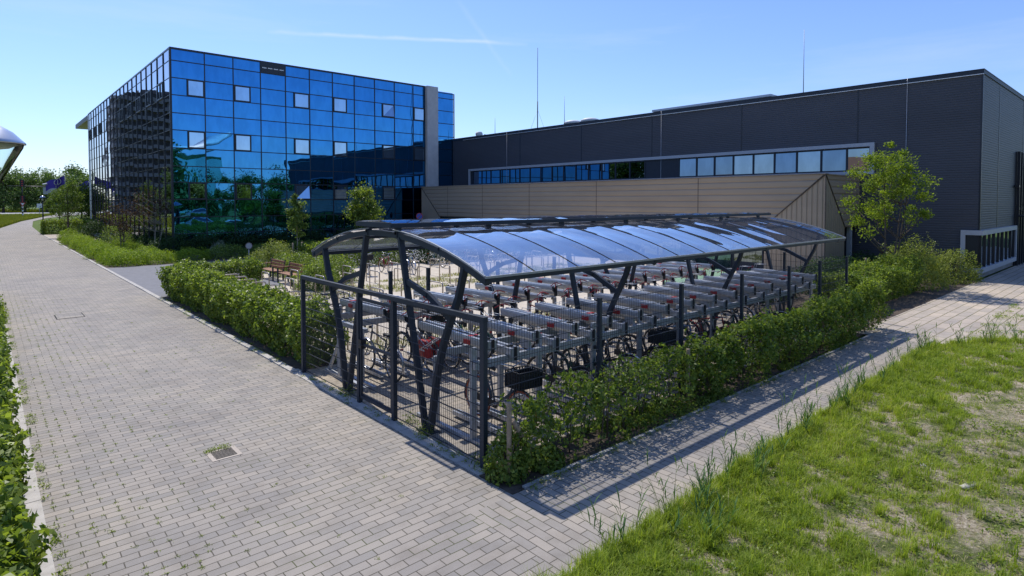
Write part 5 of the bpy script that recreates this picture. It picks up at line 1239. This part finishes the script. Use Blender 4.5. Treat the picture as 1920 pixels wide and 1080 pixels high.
rock('earth_clod', 6.1, 2.35, (.1, .06, .03), 'verge_soil', 'lump of dry earth near the grass edge', 3)
# tall reeds along the verge edge
rr = np.random.RandomState(88)
spots = [(x_, 3.70+(x_-4.45)*.0195-abs(rr.normal())*.12) for x_ in (4.9, 5.3, 6.4, 7.05, 7.6, 8.5, 9.35, 11.1, 11.7, 12.8, 14.1, 15.6, 16.3, 17.2)]+[(18.0, 3.3), (18.9, 3.0), (19.6, 2.7), (20.4, 2.4), (21.0, 2.3), (4.62, 3.72), (5.1, 3.75), (5.72, 3.72), (6.15, 3.55), (6.9, 3.72), (7.25, 3.45), (8.1, 3.8), (9.0, 3.82), (9.7, 3.8), (10.6, 3.85), (12.3, 3.9), (13.2, 3.85), (14.9, 3.95), (16.9, 3.9), (17.6, 3.4), (18.4, 2.9), (19.2, 2.5), (20.1, 2.2), (5.6, 3.1), (21.4, 1.9), (22.6, 1.6)]
for i, (x, y) in enumerate(spots):
    t = thing('reed_clump', 'tall reed clump on the verge edge, %s from the photo bottom' % (ORDX[i]), 'reeds', (x, y, float(vh(x, y))), group='reed clumps along the verge'); ns = rr.randint(2, 7) if i > 1 else 1
    V = []; st = MB()
    for k in range(ns):
        h = rr.uniform(.22, .55)*rr.choice([.7, 1, 1.25]); bx, by = rr.normal()*.07, rr.normal()*.05; lx, ly = rr.normal()*.11, rr.normal()*.11
        st.tube([(bx, by, 0), (bx+lx*.4, by+ly*.4, h*.5), (bx+lx, by+ly, h)], [.004, .003, .0015], 4)
        for q in np.linspace(.25, 1.0, 7):
            a = rr.uniform(0, 6.28); l = rr.uniform(.12, .24); w_ = .008; p = np.array([bx+lx*q, by+ly*q, h*q]); dr = np.array([math.cos(a)*.45, math.sin(a)*.45, .9]); sd_ = np.array([-math.sin(a), math.cos(a), 0])
            mid = p+dr*l*.55; tip = p+dr*l+np.array([math.cos(a), math.sin(a), -.4])*l*.15
            V.append([p-sd_*w_*.3, p+sd_*w_*.3, mid+sd_*w_, mid-sd_*w_]); V.append([mid-sd_*w_, mid+sd_*w_, tip+sd_*.0008, tip-sd_*.0008])
    V = np.array(V); np_mesh('leaves', V, 4, 'reed_blade', np.repeat(np.clip(.5+rr.normal(size=len(V)//2)*.25, 0, 1), 2), t); st.build('stalks', 'leaf_olive', t)
# weeds in the joints of the road and along kerbs
def tufts(name, C_, n_each, rad, h, mat='leaf_hedge', size=.022, seed=5):
    r = np.random.RandomState(seed); idx = np.repeat(np.arange(len(C_)), n_each); Q = C_[idx]+np.concatenate([r.normal(size=(len(idx), 2))*rad, np.abs(r.normal(size=(len(idx), 1)))*h], 1)
    return np_mesh(name, leaf_verts(Q, size, np.tile([0, 0, .8], (len(Q), 1)), asp=.35), 4, mat, np.clip(.6+r.normal(size=len(Q))*.22, 0, 1), kind='stuff')
r = np.random.RandomState(9); c1 = []
for _ in range(330):
    y = 6.2+r.uniform(0, 1)**1.4*22; x = .55+abs(r.normal())*.75; c1.append((round(x/.14)*.14+r.normal()*.006, round(y/.121)*.121, 0))
for _ in range(60): c1.append((r.uniform(.6, 4.5), r.uniform(4.5, 22), 0))
tufts('joint_weeds', np.array(c1), 13, .016, .008)
c2 = [(4.9+r.normal()*.06, r.uniform(6, 25), 0) for _ in range(130)]+[(r.uniform(5, 17), 5.36+r.normal()*.05, 0) for _ in range(150)]+[(.48+abs(r.normal())*.03, r.uniform(6, 28), 0) for _ in range(70)]
tufts('kerb_weeds', np.array(c2), 26, .035, .03, size=.035, seed=6)
tufts('drain_weed', np.array([(2.42, 9.17, 0), (2.52, 9.18, 0), (2.58, 9.16, 0), (2.34, 9.15, 0)]), 70, .035, .03, size=.03, seed=7)
tufts('fence_foot_weeds', np.array([(5.05, 7.6, 0), (5.08, 7.8, 0), (5.05, 10.2, 0), (5.12, 8.2, 0), (5.04, 6.3, 0), (5.0, 6.0, 0)]), 90, .06, .09, size=.05, seed=8)
# low plants in the planting bed
n = 22000; P = np.stack([5.05+RS.uniform(0, 1, n)**1.2*14, 5.40+RS.uniform(0, .75, n)], 1); Q0 = np.stack([P[:, 0], P[:, 1], P[:, 0]*0], 1); k = lump(Q0, 2.2, 71) > .15; P = P[k]
Q = np.concatenate([P, RS.uniform(.0, .13, len(P))[:, None]], 1); np_mesh('bed_plants', leaf_verts(Q, .045, np.tile([0, 0, .4], (len(Q), 1))), 4, 'leaf_hedge', np.clip(.45+RS.normal(size=len(Q))*.2, 0, 1), kind='stuff')
# dry grass in the yard between hoops
n = 90000; P = np.stack([RS.uniform(7.0, 26, n), RS.uniform(12.6, 27.5, n)], 1); Q0 = np.stack([P[:, 0], P[:, 1], P[:, 0]*0], 1)
lane = (np.abs(P[:, 1]-17.2) < 1.0) | (np.abs(P[:, 1]-22.2) < 1.7) | (np.abs(P[:, 1]-13.2) < .6)
k = lane & (lump(Q0, 1.4, 81)+.5*lump(Q0, 4, 82) > -.25); P = P[k]
blades('dry_grass', P, np.zeros(len(P)), np.full(len(P), .10), .014, 'meadow_blade', seed=83, bend=.8, rnd=np.clip(.62+RS.normal(size=len(P))*.25, 0, .94), kind='stuff')
n = 9000; P = np.stack([RS.uniform(5.9, 8.3, n), RS.uniform(12.4, 24.5, n)], 1); P = P[(P[:, 0] < 6.2) | (RS.uniform(size=n) < .3)]
blades('dry_grass', P, np.zeros(len(P)), np.full(len(P), .09), .010, 'meadow_blade', seed=84, bend=.7, kind='stuff')
# flowering meadow left of the road further back
n = 120000; y = 33+RS.uniform(0, 1, n)**.75*170; edge_x = np.interp(y, [0, 60, 85, 105.6, 140, 162, 186, 205], [.25, .25, .35, 1.6, 5.1, 8.3, 11.6, 15]); x = edge_x-RS.uniform(0, 1, n)**1.4*(6+y*.05)
P = np.stack([x, y], 1)
blades('meadow', P, np.zeros(n)-.04, np.full(n, .55), .05, 'meadow_blade', seed=85, bend=.4, kind='stuff')
n = 30000; x_ = RS.uniform(-30, 70, n); P = np.stack([x_, 266-.38*x_+RS.uniform(0, 12, n)], 1)
blades('roadside_grass', P, np.zeros(len(P))-.04, np.full(len(P), 1.0), .14, 'meadow_blade', seed=86, bend=.4, rnd=np.clip(.3+RS.normal(size=len(P))*.15, 0, .8), kind='stuff')
